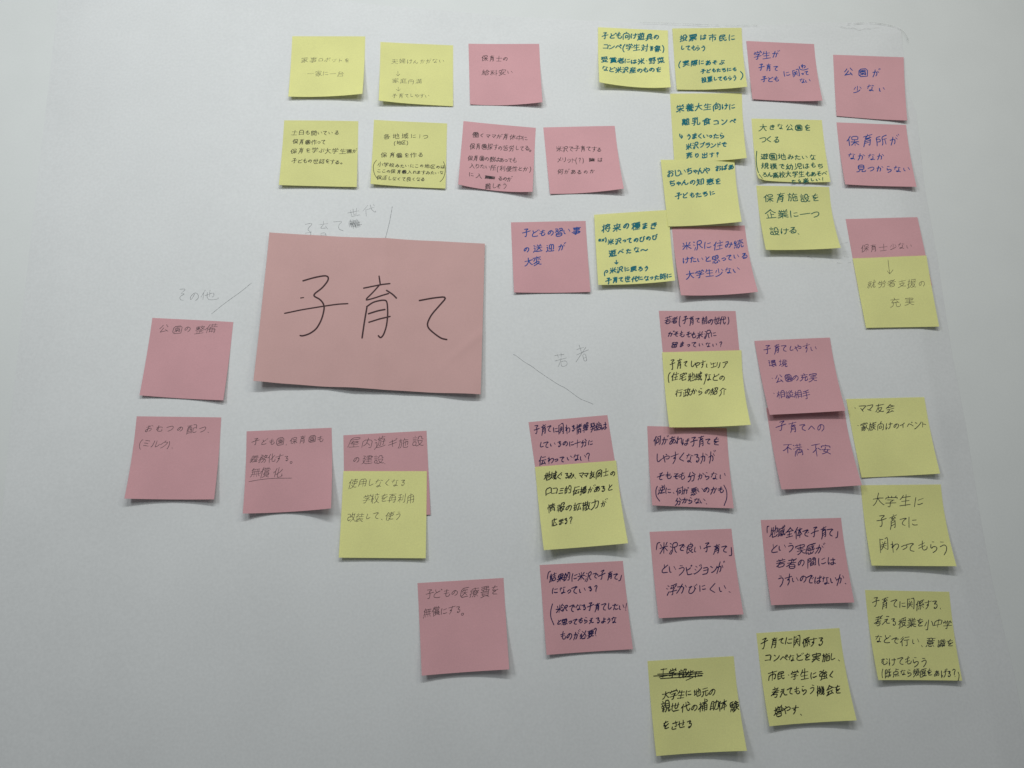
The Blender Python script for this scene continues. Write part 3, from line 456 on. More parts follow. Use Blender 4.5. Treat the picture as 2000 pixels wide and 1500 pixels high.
21209:[[11,77,35,77,33,71,24,61],[15,65,24,61],[10,53,22,53,24,52],[24,61,24,53],[55,81,49,69],[39,64,42,64,47,69,49,69],[52,73,74,73,72,66,64,56],[49,69,61,56],[24,52,24,15,17,13,13,16],[24,52,25,53,38,53,37,46,33,38],[24,45,19,43,10,28,10,25],[38,50,45,48,58,53,61,56],[61,56,64,56],[64,56,65,54,73,50,77,49,81,49],[43,36,75,36,72,16,69,12,62,12],[57,44,57,36],[55,36,54,29,51,23,46,18,38,13]],
21270:[[31,80,24,69,23,61,24,13],[49,79,49,22,50,16,54,14,72,14,75,16,78,27,76,33],[12,52,18,58,23,60],[74,67,60,51,54,46,49,45],[32,35,36,34,43,39,49,40]],
21306:[[27,63,31,62,49,46],[76,77,15,77,15,15,77,15],[65,66,49,46],[23,28,28,28,49,45],[49,45,50,46],[49,45,66,28]],
21307:[[36,69,34,62],[23,55,27,55,34,62,71,62],[49,61,49,45],[25,45,75,45],[76,77,15,77,14,16,78,16],[49,44,49,39,41,30,32,24,28,23,24,24],[49,39,52,38,69,25]],
21313:[[44,81,44,13],[12,51,77,51]],
21451:[[12,68,76,68],[34,81,30,51,40,35,48,25],[32,50,65,51,65,45,62,39,51,25],[31,48,28,47,21,28,12,16],[23,15,28,13,36,16,44,21,48,25],[48,25,51,25],[51,25,56,21,68,15,74,13,79,15]],
21463:[[15,76,46,78,67,81,73,80],[18,71,22,69,24,66,24,58],[43,71,45,65],[12,47,13,58,76,58,76,47],[72,73,68,71,64,64,63,58],[10,15,16,13,25,16,38,20,41,23],[41,23,40,26,27,37,26,43,63,43,61,36,48,23],[41,23,48,23,53,19,66,15,74,13,78,15]],
21475:[[17,22,71,22],[17,15,17,73,71,73,71,15]],
21488:[[41,81,37,79,28,66,21,60,20,55,69,57,74,52],[55,72,66,62,67,57],[21,17,67,17],[21,13,22,41,67,41,67,13]],
21508:[[36,81,32,73],[12,60,15,60,23,67,26,68,28,72,31,73,63,73,64,72,62,68,49,56,48,54],[27,69,42,54],[11,40,34,48,41,51,42,54],[42,54,48,54],[48,54,49,51,64,44,75,40,80,42],[23,16,24,36,65,35,65,16,23,16]],
21516:[[27,63,62,63],[31,29,57,29,58,49,31,49,31,24],[14,12,14,77,75,77,75,17,73,13,64,12]],
21521:[[46,82,42,81,38,67],[31,29,57,29,57,50,31,50,31,24],[15,13,15,67,74,67,74,16,72,13,61,12]],
22290:[[27,67,61,67],[22,58,65,58],[44,67,44,59],[20,27,23,26,44,36,57,31,58,29,65,26],[43,39,45,40,61,41],[43,39,43,24],[43,39,42,40,28,40,28,50,60,51,61,41,64,36,57,31],[75,16,75,77,14,78,13,16,75,16]],
22303:[[44,81,44,16],[16,55,72,55],[11,16,77,16]],
22320:[[20,80,20,32,11,27],[10,61,29,61],[41,73,41,20,43,16,47,14,73,14,77,17,79,24],[58,81,58,30],[34,49,41,51],[41,54,58,58],[58,61,75,65,74,36,73,34,68,34],[20,32,31,36]],
22495:[[19,80,19,29,11,25,10,22],[10,61,25,61],[33,69,76,69,76,76,70,81],[61,81,61,53,63,37,65,35,64,26,69,16,73,13,77,13,78,15,79,22,77,26],[48,57,50,56,50,38,35,38,35,56,48,57],[19,30,24,31,28,34],[75,56,69,37,65,35],[31,22,54,28],[47,14,51,15,61,25,64,26]],
22577:[[12,73,38,73],[26,81,26,60],[10,60,40,60],[16,54,19,49,18,43],[12,43,38,43],[37,55,32,49,31,43],[26,43,26,13],[11,29,40,29],[64,61,74,62,75,77,49,77,49,13,55,13,66,23],[49,50,76,50,71,34,69,29,66,27],[55,50,59,37,63,29,66,27],[66,27,66,23],[66,23,77,15]],
22659:[[20,80,20,29],[11,61,27,61],[39,76,74,76],[55,81,56,76],[46,69,47,61],[36,61,76,61],[66,69,64,61],[10,23,10,24,19,28,20,29,29,32,31,34],[40,42,72,42],[49,32,47,24,44,19,41,16,32,12],[49,32,71,33,72,51,40,52,40,33,49,32],[62,32,62,16,64,13,77,14,78,20,76,23]],
22679:[[20,80,20,32],[11,61,28,61],[43,81,46,75,46,70],[37,59,76,59],[73,82,69,80,67,75,67,70],[57,70,57,48],[57,70,37,70,38,47,76,48,76,69,57,70],[11,27,19,30,20,32,29,34,32,37],[41,27,73,27],[73,27,73,38,41,38,41,15,73,15,73,27]],
22763:[[44,81,44,17],[11,55,77,55],[16,17,73,17]],
22770:[[12,73,77,73],[44,81,44,60],[20,60,69,60],[14,38,15,48,74,48,74,38],[34,38,28,23,24,18,12,13],[53,38,53,17,55,15,74,14,76,16,77,22]],
22793:[[12,74,76,74],[43,82,45,75],[35,74,35,51,36,45,35,40],[26,64,24,64,15,51,12,51],[53,74,53,51],[10,29,15,28,26,35,29,35],[63,64,73,53],[29,35,35,28,40,24,41,22],[29,35,30,38,34,40,61,39,61,35,60,32,49,24,48,22],[12,12,31,16,40,20,41,22],[41,22,48,22],[48,22,51,19,63,15,73,13,78,14]],
22823:[[44,81,43,63,44,54,47,52,54,36,59,28,70,17,75,15,78,15],[12,58,43,57],[44,56,47,58,77,58],[44,54,41,51,36,36,26,23,15,15,9,15]],
22827:[[17,69,72,69],[44,81,44,42],[12,46,41,46,43,44,46,46,76,46],[44,42,54,27,61,21,74,14,80,15],[9,15,13,14,17,15,31,24,44,42]],
23142:[[20,81,17,65],[10,65,29,65,28,49,22,28,16,18,11,14],[16,65,12,39,22,31],[41,79,71,79,72,61,41,60],[43,69,72,69],[37,43,38,50,77,50,77,43],[22,28,25,27,30,20],[57,50,57,13],[42,19,42,37,73,37,73,20,72,18,68,18]],
23376:[[20,76,65,75,62,69,46,59,44,57,44,15,40,13,30,12],[11,45,77,45]],
23398:[[20,81,25,73,25,68],[42,81,46,75,45,68],[13,58,14,68,63,69,75,68,76,58],[25,54,63,54],[69,80,63,69],[12,35,77,35],[58,53,57,49,46,44,44,41,43,14,31,12,27,15]],
23429:[[42,82,44,78,45,73],[13,62,13,73,45,73,75,73,75,62],[19,53,41,57,59,62,65,61],[40,57,40,20,43,15,72,14,75,18,76,24],[11,34,12,35,40,38],[40,39,77,43]],
23433:[[42,81,44,72],[14,61,15,72,45,72,74,72,74,61],[12,49,76,49],[42,63,39,61,36,50],[31,49,26,36],[21,34,26,36],[26,36,27,34,42,29,44,27,49,27,72,15,74,15],[60,49,59,42,49,27],[12,15,17,13,25,16,40,22,44,27]],
23455:[[13,64,14,73,75,73,75,63,69,58,20,58],[43,81,45,74],[44,65,43,34],[20,46,68,46],[12,34,77,34],[10,14,14,13,29,20,39,28,40,33],[48,33,50,27,59,19,74,13,79,14]],
23478:[[13,63,14,74,45,74,75,74,75,63],[43,81,44,74],[24,61,65,61],[12,46,16,45,39,53],[42,60,39,53],[39,53,43,48,44,44,46,44,49,39,50,25,49,20,45,14,36,12],[14,31,28,36,44,44],[13,17,25,21,44,32,49,33],[49,39,57,41],[68,51,60,45,57,41],[57,41,66,25,74,18,80,18]],
23550:[[22,81,28,74,27,68],[10,68,40,68],[17,51,25,41,28,39],[36,61,30,41,28,39,28,34],[69,81,69,18,67,14,58,14],[46,61,78,61],[28,34,20,23,12,16,10,16],[28,34,32,32,37,24,37,22],[49,47,55,35]],
23558:[[25,81,25,13],[13,68,19,60,25,60],[33,67,37,66,53,76,73,74,71,68,62,60,55,57,50,53,37,49],[56,81,54,76],[47,65,49,65,55,57],[10,30,19,39,25,41],[35,41,77,41],[68,51,67,14,65,13,57,12],[42,33,49,23]],
23567:[[44,80,44,16,43,13,31,13],[24,61,13,34,11,31,9,31],[65,61,73,47,78,31,82,28]],
23569:[[43,81,43,37],[24,68,13,47],[65,68,77,48],[8,15,11,13,22,15,45,22,61,32,67,39,70,39]],
23601:[[11,72,42,72],[26,81,28,72],[60,81,60,61,57,41,51,24,45,15],[69,77,75,69],[49,60,78,60],[27,45,27,15,26,13,21,12],[27,45,39,45,39,60,15,59,15,45,27,45],[17,35,12,21],[36,36,41,27,40,24],[65,48,65,16,66,14,69,14,78,15,80,23,78,26]],
23627:[[18,64,72,65,72,77,19,77,17,35,15,24,11,14],[24,53,75,53],[40,53,39,49,34,44,32,40],[28,39,32,40,49,40,65,42,72,39],[61,53,61,48,64,45,65,42],[28,28,71,28],[49,40,49,15],[22,14,77,14]],
24037:[[16,72,73,72],[44,72,44,19],[11,19,77,19]],
24066:[[11,69,77,69],[42,81,45,75,45,69],[44,69,44,13],[19,22,19,52,70,52,70,24,68,23,59,22]],
24188:[[26,79,13,51,32,51,38,60,41,61],[58,81,57,49,55,35,50,22,43,14],[47,62,75,62,73,18,72,15,64,14],[32,51,30,45,18,28,16,21],[36,36,40,24,46,18],[11,17,15,21,40,24],[45,20,44,19]],
24195:[[47,81,49,76,50,71],[51,61,48,59,43,46,31,23,30,17,71,22],[77,70,18,70,18,43,15,24,12,15,12,11],[61,40,76,15]],
24230:[[46,81,49,73],[25,59,77,59],[38,65,38,45,63,45,64,65],[77,73,17,73,16,31,13,19,11,14,9,13],[26,35,72,35],[35,35,36,30,45,22,47,20],[24,13,44,17,47,20],[68,34,67,30,54,20],[47,20,54,20,56,17,73,13,81,15]],
24237:[[47,81,49,74],[25,62,38,62,36,56,31,50,30,45],[49,60,61,61,73,64],[25,44,29,45,40,44,37,33,35,27,32,25],[78,74,16,74,16,39,14,24,11,15,12,12],[62,61,62,27],[26,35,28,29,32,25],[50,45,75,45],[32,25,32,22],[32,22,40,17,52,14,77,14,81,16],[22,13,32,22],[48,27,77,27]],
24314:[[12,77,26,76,25,71,18,58,17,53],[38,75,72,75,72,53,37,53],[54,81,54,23],[33,64,77,64],[12,49,12,52,16,53,27,53,27,47,23,31,21,29,21,24],[14,43,13,39,15,36,17,31,21,29],[37,42,74,42],[21,24,11,13],[21,24,30,19,42,15,76,14,81,16],[33,30,77,30]],
24375:[[12,77,30,77,30,58,13,58,11,40,31,40,28,17,26,14,18,13],[53,81,44,69,43,63,73,65,77,61],[69,71,72,65],[57,57,57,16],[57,50,74,50,74,33,40,33,41,50,57,50],[38,15,74,18],[69,27,71,25,74,18,77,16,78,13]],
24517:[[33,80,49,69],[20,57,18,56,14,40,11,34],[32,61,31,28,33,15,38,13,61,14,64,18,65,25,63,30],[71,76,69,76,61,61,49,46,38,36,32,34],[8,19,12,18,26,27,31,28],[68,53,77,36,78,33,77,30]],
24605:[[18,62,69,62],[44,77,44,47],[44,77,18,77,18,47,69,47,69,77,44,77],[18,32,12,18],[35,39,39,39,51,31],[30,32,30,17,33,14,58,15,61,20,59,26],[68,34,77,19,76,16]],
24615:[[20,81,20,13],[12,66,9,49],[28,68,31,59,37,56],[44,77,41,64,36,53],[57,80,57,16],[41,64,75,64],[40,41,73,41],[34,15,77,15]],
24693:[[13,74,75,74],[44,81,44,41],[19,52,69,52],[20,28,16,20,12,16],[38,40,38,35,46,30],[44,41,20,40,19,63,69,63,69,41,44,41],[31,28,32,16,34,14,57,14,59,15,61,20],[66,29,71,25,77,17]],
24746:[[12,78,77,78],[35,77,35,39],[53,77,53,39],[11,39,77,39],[35,51,18,51,18,66,70,65,69,51,35,51],[20,28,15,18,12,16,9,16],[38,39,39,34,49,28,51,28],[31,27,32,16,35,14,56,14,59,16,60,19],[61,28,67,28,77,16]],
24773:[[19,81,19,12],[12,66,9,49],[33,75,76,75],[25,69,28,64,27,60],[54,81,54,56],[35,66,74,66],[31,56,79,56],[37,36,72,36],[37,24,72,24],[37,13,37,46,71,46,72,15,70,13,63,12]],
24847:[[16,76,72,76],[31,76,29,70,32,63],[12,62,77,62],[44,81,45,77],[58,76,59,70,57,63],[22,44,67,44],[20,25,15,16,11,15],[41,34,41,30,49,24],[41,34,66,35,67,53,23,54,22,35,41,34],[31,24,32,14,35,13,57,13,60,19],[67,27,75,16]],
24863:[[25,63,46,63],[53,81,53,73],[64,81,70,78,70,73],[54,73,57,54,61,48,61,44,64,41,69,37,76,36,78,42,77,47],[42,54,44,53,44,41,26,41,27,54,42,54],[12,33,11,36,16,50,17,73,77,73],[72,64,67,53,64,49,61,48],[17,26,12,16],[28,28,28,16,31,13,60,13,62,16,63,20],[47,38,52,38,61,44],[44,29,49,23,52,23],[70,27,75,16]],
25147:[[42,81,45,76,46,71],[18,55,71,55,71,70,18,70,17,42,15,26,11,17,12,13],[25,38,46,38,61,21,75,14,79,16],[49,48,48,36],[49,36,51,38,73,38],[20,15,24,14,37,21,49,35]],
25152:[[38,78,15,73,15,39,11,13],[15,61,36,61,36,43,15,43],[78,78,74,79,50,73,50,39,47,24,41,14],[50,53,78,53],[69,53,69,13]],
25163:[[17,74,44,76,65,80,71,79],[16,58,73,58],[44,76,44,16,41,13,29,13],[11,39,77,39]],
25237:[[21,81,21,16,20,14,13,13],[10,65,32,65],[10,39,21,41],[36,54,43,62,45,78,65,78,65,58,68,57,77,57],[21,43,29,44,31,47],[70,45,68,36,57,23],[74,46,72,45,40,45,42,37,53,23],[32,13,45,17,53,23],[53,23,57,23],[57,23,59,20,69,15,75,13,79,15]],
25313:[[20,81,20,17,19,14,13,13],[10,65,29,65],[55,80,58,69],[9,38,14,40,20,41],[20,43,29,45],[61,59,59,58,47,17,44,15],[77,69,38,69,37,37,35,26,31,16],[68,41,77,14],[47,17,75,20]],
25480:[[20,81,20,15,18,13,12,12,9,15],[10,65,28,65],[37,76,72,81,75,80],[40,69,42,64,41,61],[55,71,57,63],[9,39,20,42],[20,44,30,47],[35,49,36,57,77,57,77,49],[74,71,69,61,68,57],[39,42,71,41,67,32,58,22],[44,42,44,36,54,22],[34,13,49,18,54,22],[54,22,58,22],[58,22,60,19,69,15,76,13,80,14]],
25506:[[20,81,20,17,19,13,13,13],[11,65,28,65],[36,68,36,77,76,77,76,68],[32,53,38,54,49,66],[10,38,14,40,20,41],[20,44,26,44,29,47],[62,66,74,54],[36,42,52,42,53,40,58,40],[56,50,56,13],[53,40,40,23,34,19,30,19],[58,40,61,42,77,42],[58,40,68,27,77,19]],
25588:[[20,81,20,16,19,13,17,12,12,12,8,15],[10,65,29,65],[36,77,70,81,74,80],[40,71,42,66,40,60],[54,72,55,66],[36,60,76,60],[9,37,20,39],[20,41,30,44],[48,60,47,49],[35,48,78,48],[75,74,71,71,66,60],[46,48,45,34],[45,36,47,38,71,37,70,32,61,20],[45,34,58,20],[45,34,42,32,40,26,33,16,30,14,26,14],[40,14,44,12,50,15,56,18,58,20],[58,20,61,20],[61,20,62,18,74,13,80,14]],
25773:[[20,81,20,16,19,13,17,12,12,12,8,15],[10,65,29,65,34,61,50,61,51,59,77,61],[36,77,56,78,70,81,74,80],[42,71,44,67,43,61],[56,78,56,45],[8,37,9,40,20,42],[20,44,29,45],[29,45,31,43],[29,45,30,43],[71,73,66,61],[51,59,44,50,35,43],[29,44,29,43,30,43],[30,43,35,43,39,38],[61,60,63,54,66,52,78,43,73,38],[39,38,39,16,73,16,73,38],[39,38,73,38],[56,38,56,16],[39,27,73,27]],
25903:[[13,69,75,69],[44,81,44,50],[17,50,65,50,63,41,47,24],[24,50,25,44,28,40,40,28,42,24],[12,14,29,17,40,22,42,24],[42,24,47,24],[47,24,53,20,64,16,74,14,81,15]],
25913:[[13,75,36,75,36,52],[54,81,52,66,50,65,49,57],[52,66,78,66],[49,57,51,55,57,38,61,33],[49,57,45,55,42,49,39,49,36,52,14,52,14,20,37,28],[72,66,68,44,64,35,61,33],[61,33,61,28],[61,28,70,19,77,14],[42,13,61,28]],
25919:[[11,75,42,75],[28,75,28,25],[14,57,14,22],[57,81,55,79,53,66,51,65,50,57,52,55,57,39,59,34,62,32],[28,52,39,52,44,49,47,54,50,57],[53,66,78,66],[73,66,69,47,64,34,62,32],[10,20,41,28,44,30],[62,32,62,28],[62,28,73,16,77,14,80,15],[44,14,52,18,62,28]],
25955:[[19,81,19,57],[11,72,44,72],[35,81,35,57],[10,57,44,57,49,53],[57,81,53,56,55,54,61,36,63,34,63,28],[55,66,79,66],[16,36,39,36],[53,56,50,54,47,49,48,45],[73,66,69,44,66,36,63,34],[16,26,39,26],[16,13,16,46,39,46,39,14,37,12,32,12,28,14],[63,28,77,14,80,15],[63,28,61,27,53,18,47,14,46,11]],
25968:[[15,79,17,73],[28,81,28,65,26,62,28,61,28,52],[10,66,25,66,30,61,40,55],[41,79,37,73],[28,65,29,66,44,66],[9,51,12,50,26,62],[57,81,53,57],[12,40,39,40,39,36,32,23],[55,65,77,65],[27,46,24,44,24,40],[20,40,18,30],[53,57,50,55,47,48],[53,57,55,55,60,38,63,36],[14,29,18,30],[18,30,37,19],[72,65,69,47,66,37,63,36],[12,13,22,17,27,20,28,23],[63,36,63,29],[63,29,78,15],[44,14,51,17,63,29]],
25972:[[11,77,42,77],[27,81,27,45],[57,81,56,73,54,72,53,68],[27,58,40,58,40,68,13,68,14,58,24,58,26,57],[10,45,15,46,26,55],[32,58,33,53],[56,73,78,73],[27,53,33,53,40,49],[53,68,50,67,49,64],[53,68,60,57,66,51,74,45,80,45],[16,37,73,37],[73,72,69,61,62,52,52,45,46,45],[24,28,24,15],[44,37,44,15],[10,14,78,14],[44,26,68,26]],
26009:[[11,77,14,63,17,61],[24,81,24,54],[36,76,32,62],[11,54,36,54],[49,75,58,68],[23,53,23,46],[69,81,69,13],[23,46,19,44,10,26,9,22],[23,46,29,43,35,35,35,30],[24,45,24,13],[45,54,54,49],[42,30,69,34],[69,35,78,36]],
26045:[[23,81,25,75,24,68],[10,68,36,68],[19,68,17,33,11,15,11,12],[51,81,49,70,41,58],[19,51,34,51,32,16,30,13,23,13],[49,70,78,70],[48,55,49,15,53,12,73,12,77,14,79,20],[61,61,61,26],[42,40,48,41],[49,44,61,48],[61,51,71,54,75,54,75,33,74,31,70,30]],
26063:[[19,81,25,75,24,68],[10,68,36,68],[19,68,17,33,15,23,11,15,11,12],[52,81,49,76,49,71],[19,51,34,51,32,18,30,14,24,14],[38,60,42,62,48,71,78,71],[55,63,53,61,52,55],[42,47,44,47,51,55,74,55],[61,54,61,33,73,17,77,14,80,15],[43,37,61,36],[61,36,77,37],[61,33,56,24,50,18,43,13,39,14]],
26082:[[15,62,35,62],[47,76,76,76],[15,47,35,47,35,77,15,76,15,19,12,14],[63,76,61,49],[51,66,47,49,77,49],[32,36,34,27,36,26,37,22],[15,20,21,21,34,27],[60,49,59,39,51,24,43,13],[59,39,63,39,63,20,65,15,77,15,79,18,79,24,77,27]],
26085:[[21,48,68,48],[21,19,68,19],[21,14,21,76,68,76,68,14]],
26178:[[41,72,76,72],[13,53,30,53],[58,81,58,56],[37,56,79,56],[13,28,30,29,30,76,13,76,13,22],[38,41,78,41],[69,56,68,14,58,12],[42,33,46,31,51,23]],
26469:[[15,71,73,71],[44,81,44,13],[23,63,28,53],[11,45,40,45,41,43,48,43,49,45,77,45],[69,64,67,63,61,53,58,51],[48,43,64,25,76,17,80,18],[11,18,16,19,27,28,41,43]],
26524:[[20,64,69,64],[44,77,44,13],[44,77,69,77,69,51,20,51,20,77,44,77],[12,38,49,37,50,38,77,38],[10,17,12,16,24,22,32,28,40,37],[49,37,53,32,63,24,77,16,79,17]],
26628:[[20,79,24,72,24,65],[41,80,44,72],[14,54,14,65,75,65,75,54],[14,44,40,44,42,41,47,41],[71,80,63,70,61,65],[44,55,44,12],[8,18,12,17,20,21,31,29,42,41],[47,41,57,29,65,23,76,17,80,18],[47,41,49,44,75,44]],
26657:[[22,81,21,51,22,50,22,13],[12,64,31,64],[54,81,58,76,57,69],[39,69,78,69],[21,53,28,50,32,42,31,39],[21,51,17,49,9,30,9,25],[48,61,41,50,46,47,51,36,57,29],[66,61,77,49],[70,48,68,47,63,36,57,29],[57,29,57,27],[36,14,38,13,43,16,57,27],[57,27,71,16,76,14,79,15]],
26989:[[18,81,20,80,24,74,24,67],[12,67,77,67],[36,81,36,67],[30,67,32,53],[52,81,52,67],[15,53,74,53],[72,81,69,80,67,75,65,67],[19,42,70,42],[59,67,56,53],[12,32,50,30,51,32,77,32],[44,53,44,13],[8,16,12,14,25,19,36,26,39,30],[50,30,53,25,65,18,76,14,80,16]],
27005:[[12,76,17,73,22,68],[47,82,44,80,43,74],[11,48,24,55,26,59],[32,61,57,61],[11,35,49,34,50,35,77,35],[75,77,65,67],[44,47,44,34],[44,47,57,48,56,73,32,73,32,48,44,47],[63,57,77,48],[9,16,12,15,26,21,37,30,38,34],[45,34,44,13],[49,34,53,28,63,21,76,15,81,16]],
27169:[[21,81,20,49,21,48,21,13],[11,65,29,65],[36,75,77,75],[48,81,48,69],[20,54,26,52,30,44,30,42],[66,81,66,69],[20,49,16,47,10,32,10,27],[39,52,73,52],[34,30,77,30],[56,41,55,30],[56,41,39,42,39,62,72,62,73,42,56,41],[30,14,34,13,45,17,50,22,53,30],[60,30,61,24,66,18,76,13,80,14]],
27231:[[19,81,18,52,19,51,19,12],[11,65,25,65],[40,79,34,65,43,65,45,69],[53,81,56,40],[18,53,24,50,26,46,26,42],[18,52,15,50,9,33,9,28],[41,65,41,61,36,55,35,51,47,52],[69,80,63,66,70,66],[46,58,48,51,48,48],[74,71,64,53,76,53],[39,44,38,31,34,21,31,16],[32,40,77,40],[75,59,77,53,77,49],[67,52,67,48,72,44,72,40],[38,31,42,30,49,24],[57,40,61,24,68,15,72,13,77,13,79,19,78,23],[72,33,68,27,63,24],[46,14,49,13,63,21]],
27665:[[16,59,67,59,68,77,16,77,16,15,22,16,40,22],[16,41,73,41],[44,59,45,41],[47,41,49,34,53,24,61,16,66,14,72,14,74,16,75,24]],
27810:[[14,80,20,78,25,74],[10,58,21,53],[40,51,74,51,74,77,40,77,39,39,36,26,29,14,29,12],[24,37,13,16],[56,51,57,44,61,32,68,22,77,14]],
27963:[[16,79,26,74],[37,74,56,76,71,80,77,79],[12,57,21,52],[56,76,56,38],[32,57,78,57],[24,39,25,36,13,16,14,13],[56,38,38,38,38,16,73,16,73,38,56,38]],
28014:[[16,79,24,74],[34,76,54,77,71,81,77,79],[11,57,20,53],[37,68,40,61,40,58],[53,72,52,69,54,61,57,60],[36,53,66,53,65,48,55,39,54,13,45,12],[73,71,72,71,66,60],[24,37,13,16,14,12],[32,34,77,34]],
28288:[[14,79,16,80,24,74],[44,81,44,58],[32,73,76,73],[10,57,21,53],[29,58,78,58],[64,81,64,58],[54,58,54,24],[23,36,22,33,13,16,14,12],[43,37,43,20],[43,24,65,24,65,37],[32,12,33,46,75,46,75,14,73,12,67,12]],
28857:[[44,81,44,57],[44,73,74,73],[44,57,68,57,68,36,20,36,20,57,44,57],[21,26,20,25,13,14,10,12],[35,24,36,15,39,11],[52,24,56,15,55,12],[70,25,76,14]],
28961:[[28,81,26,81,21,70,22,33],[23,73,75,72],[10,63,12,63,17,68,21,69],[36,72,36,33],[14,53,75,53],[51,72,51,33],[66,72,66,33],[11,33,77,33],[19,24,15,16,12,12,10,12],[35,23,36,13],[52,24,55,13],[67,25,70,24,77,13]],
29872:[[10,76,25,76],[18,76,18,25],[50,79,50,66],[11,52,24,52],[62,79,62,66],[34,57,77,57],[62,66,75,66,74,79,37,79,37,66,62,66],[9,22,27,28],[29,24,34,23,43,26,50,32,52,35],[52,35,72,36,73,48,40,48,40,36,52,35],[43,26,43,14,57,17],[58,36,59,31,63,24,66,24,67,20,71,17,78,14],[66,24,75,29,77,29]],
29983:[[25,79,22,66,12,53],[22,66,73,65],[44,81,44,16],[20,41,70,41],[11,15,77,15]],
29987:[[16,73,73,73],[31,73,30,68,34,63,34,57],[43,81,45,74],[34,49,32,47,31,42,29,41,25,36,23,35],[60,66,57,57],[31,42,71,42],[49,49,49,14],[31,29,69,29],[11,12,10,14,16,29,17,57,76,57],[24,14,76,14]],
29992:[[44,75,44,13],[19,57,73,57],[19,37,73,37],[11,14,17,28,19,39,19,75,73,75,72,15,70,13,60,13]],
30041:[[39,80,35,81,16,75,16,53,36,57],[47,77,75,77,73,54,71,51,63,51],[32,67,36,57,39,54,39,51,41,51],[57,77,56,69,52,57,46,51,41,51],[41,51,40,52,41,51],[20,28,69,28],[44,41,44,16],[44,16,69,15,69,40,20,41,20,15,44,16]],
30274:[[11,67,14,55],[49,80,50,74],[30,61,77,61],[50,74,51,74],[50,74,78,74],[49,74,49,70,51,69,50,62],[49,74,21,73,20,34,17,23,12,13],[30,55,32,55,41,48,66,48,69,49],[10,37,21,41],[46,61,45,57,39,49],[28,44,37,46],[38,49,38,30,68,30,69,49,76,56],[61,61,61,57,68,49],[37,39,69,39],[69,46,79,44],[28,15,29,15,40,24],[53,29,53,14,52,12,45,12],[66,24,77,14]],
30330:[[17,78,37,77,35,71,28,62,26,61,23,55],[18,68,26,61],[49,80,53,72,56,71],[10,49,23,55],[23,55,25,53,64,53,66,55],[66,80,56,71],[56,71,59,64,65,61],[33,53,33,35,31,25,21,16,16,13,12,14],[15,35,73,35],[76,70,65,61],[65,61,66,55],[54,53,55,15,59,13,72,13,74,15,75,21],[66,55,70,54,77,49,79,50]],
30340:[[28,82,25,81,23,69],[54,81,52,69,50,68,44,56],[13,46,36,46],[52,69,76,68,73,20,68,14,59,14,53,16],[53,49,62,36],[13,21,36,21,36,69,14,69,13,15]],
30456:[[24,81,23,51],[11,64,35,64],[23,51,19,49,9,30,9,25],[23,51,30,47,35,40,35,37],[24,49,24,13],[45,57,76,57],[45,37,76,37],[45,18,76,18],[45,13,45,76,76,76,76,14]],
30693:[[19,81,17,70,11,59],[17,70,40,70],[27,70,26,36,20,24,15,17,12,14,8,14],[10,49,42,49],[26,36,30,35,34,31,41,22,41,20],[51,21,74,21],[51,15,51,74,74,74,74,16]],
31080:[[12,78,76,78],[35,78,35,54],[53,78,53,54],[35,54,72,53,72,67,17,67,17,53,35,54],[20,43,68,43],[11,32,78,32],[10,15,13,14,16,16,29,26],[44,32,44,14,35,12],[59,24,62,24,74,16,77,15]],
31278:[[11,74,23,76,31,79,40,77,57,77,73,80,80,78],[24,77,24,13],[11,58,34,58],[38,67,77,67],[59,78,59,14],[23,49,19,46,10,30,9,24],[24,47,30,45,34,39,34,36],[41,46,76,46],[40,25,76,25],[76,46,76,57,41,57,42,36,76,36,76,46],[36,14,79,14]],
31859:[[16,77,20,72,26,62],[44,81,44,13],[12,50,39,50,40,48,48,48,50,50,77,50],[74,77,71,75,63,61,59,60],[40,48,35,39,26,29,12,18],[48,48,54,39,68,25,76,19,79,19]],
32057:[[27,81,24,80,14,63,12,58,26,59,31,68],[42,77,76,77,73,54,70,51,63,51],[23,58,22,53,15,45,14,41,11,38],[56,77,53,61,49,55,43,50],[14,40,33,42],[31,50,35,38],[13,28,10,15],[23,29,24,17],[32,32,34,23,33,19],[73,16,73,40,44,39,44,16,73,16]],
32080:[[24,80,14,63,12,58,24,58,27,60,31,67],[40,70,77,70],[23,58,22,53,15,45,14,40,32,42],[58,81,58,52],[31,50,34,38],[43,52,76,52],[12,29,10,15,8,13],[22,29,24,17,26,14],[31,32,34,20],[44,16,44,38,73,38,73,16,44,16]],
32102:[[24,81,14,63,12,58,25,58,31,68],[23,58,22,53,15,45,14,40],[11,39,13,40,32,42],[31,50,34,40,33,37],[39,55,44,58,56,76,58,77,61,75,73,59,78,56,82,56],[44,58,48,55,69,55,73,59],[13,28,10,14],[22,29,24,16],[31,32,34,21,33,20],[44,16,73,16,73,40,45,40,44,12]],
32154:[[22,80,13,63,12,58,23,58],[40,74,78,74],[31,68,25,59,23,58,21,53,14,41,14,40,16,40,30,42],[59,81,59,62],[43,62,75,62],[28,50,32,38],[13,29,10,15],[23,31,22,28,23,16],[40,42,40,51,77,51,77,42],[30,31,33,21,32,19],[51,40,51,31,47,22,41,15,35,13],[65,40,66,15,78,14,80,22]],
32681:[[14,73,74,73],[28,81,31,73],[19,64,70,64],[11,53,77,53],[44,73,44,54],[61,81,58,77,58,73],[12,44,29,45,38,48,43,47],[11,36,77,36],[28,45,28,14,25,12,18,12],[11,24,44,27],[51,47,52,36],[61,46,65,47,72,42],[54,35,54,29,58,21],[41,12,60,21,71,30],[60,21,65,15,75,12,77,14,79,17,77,22]],
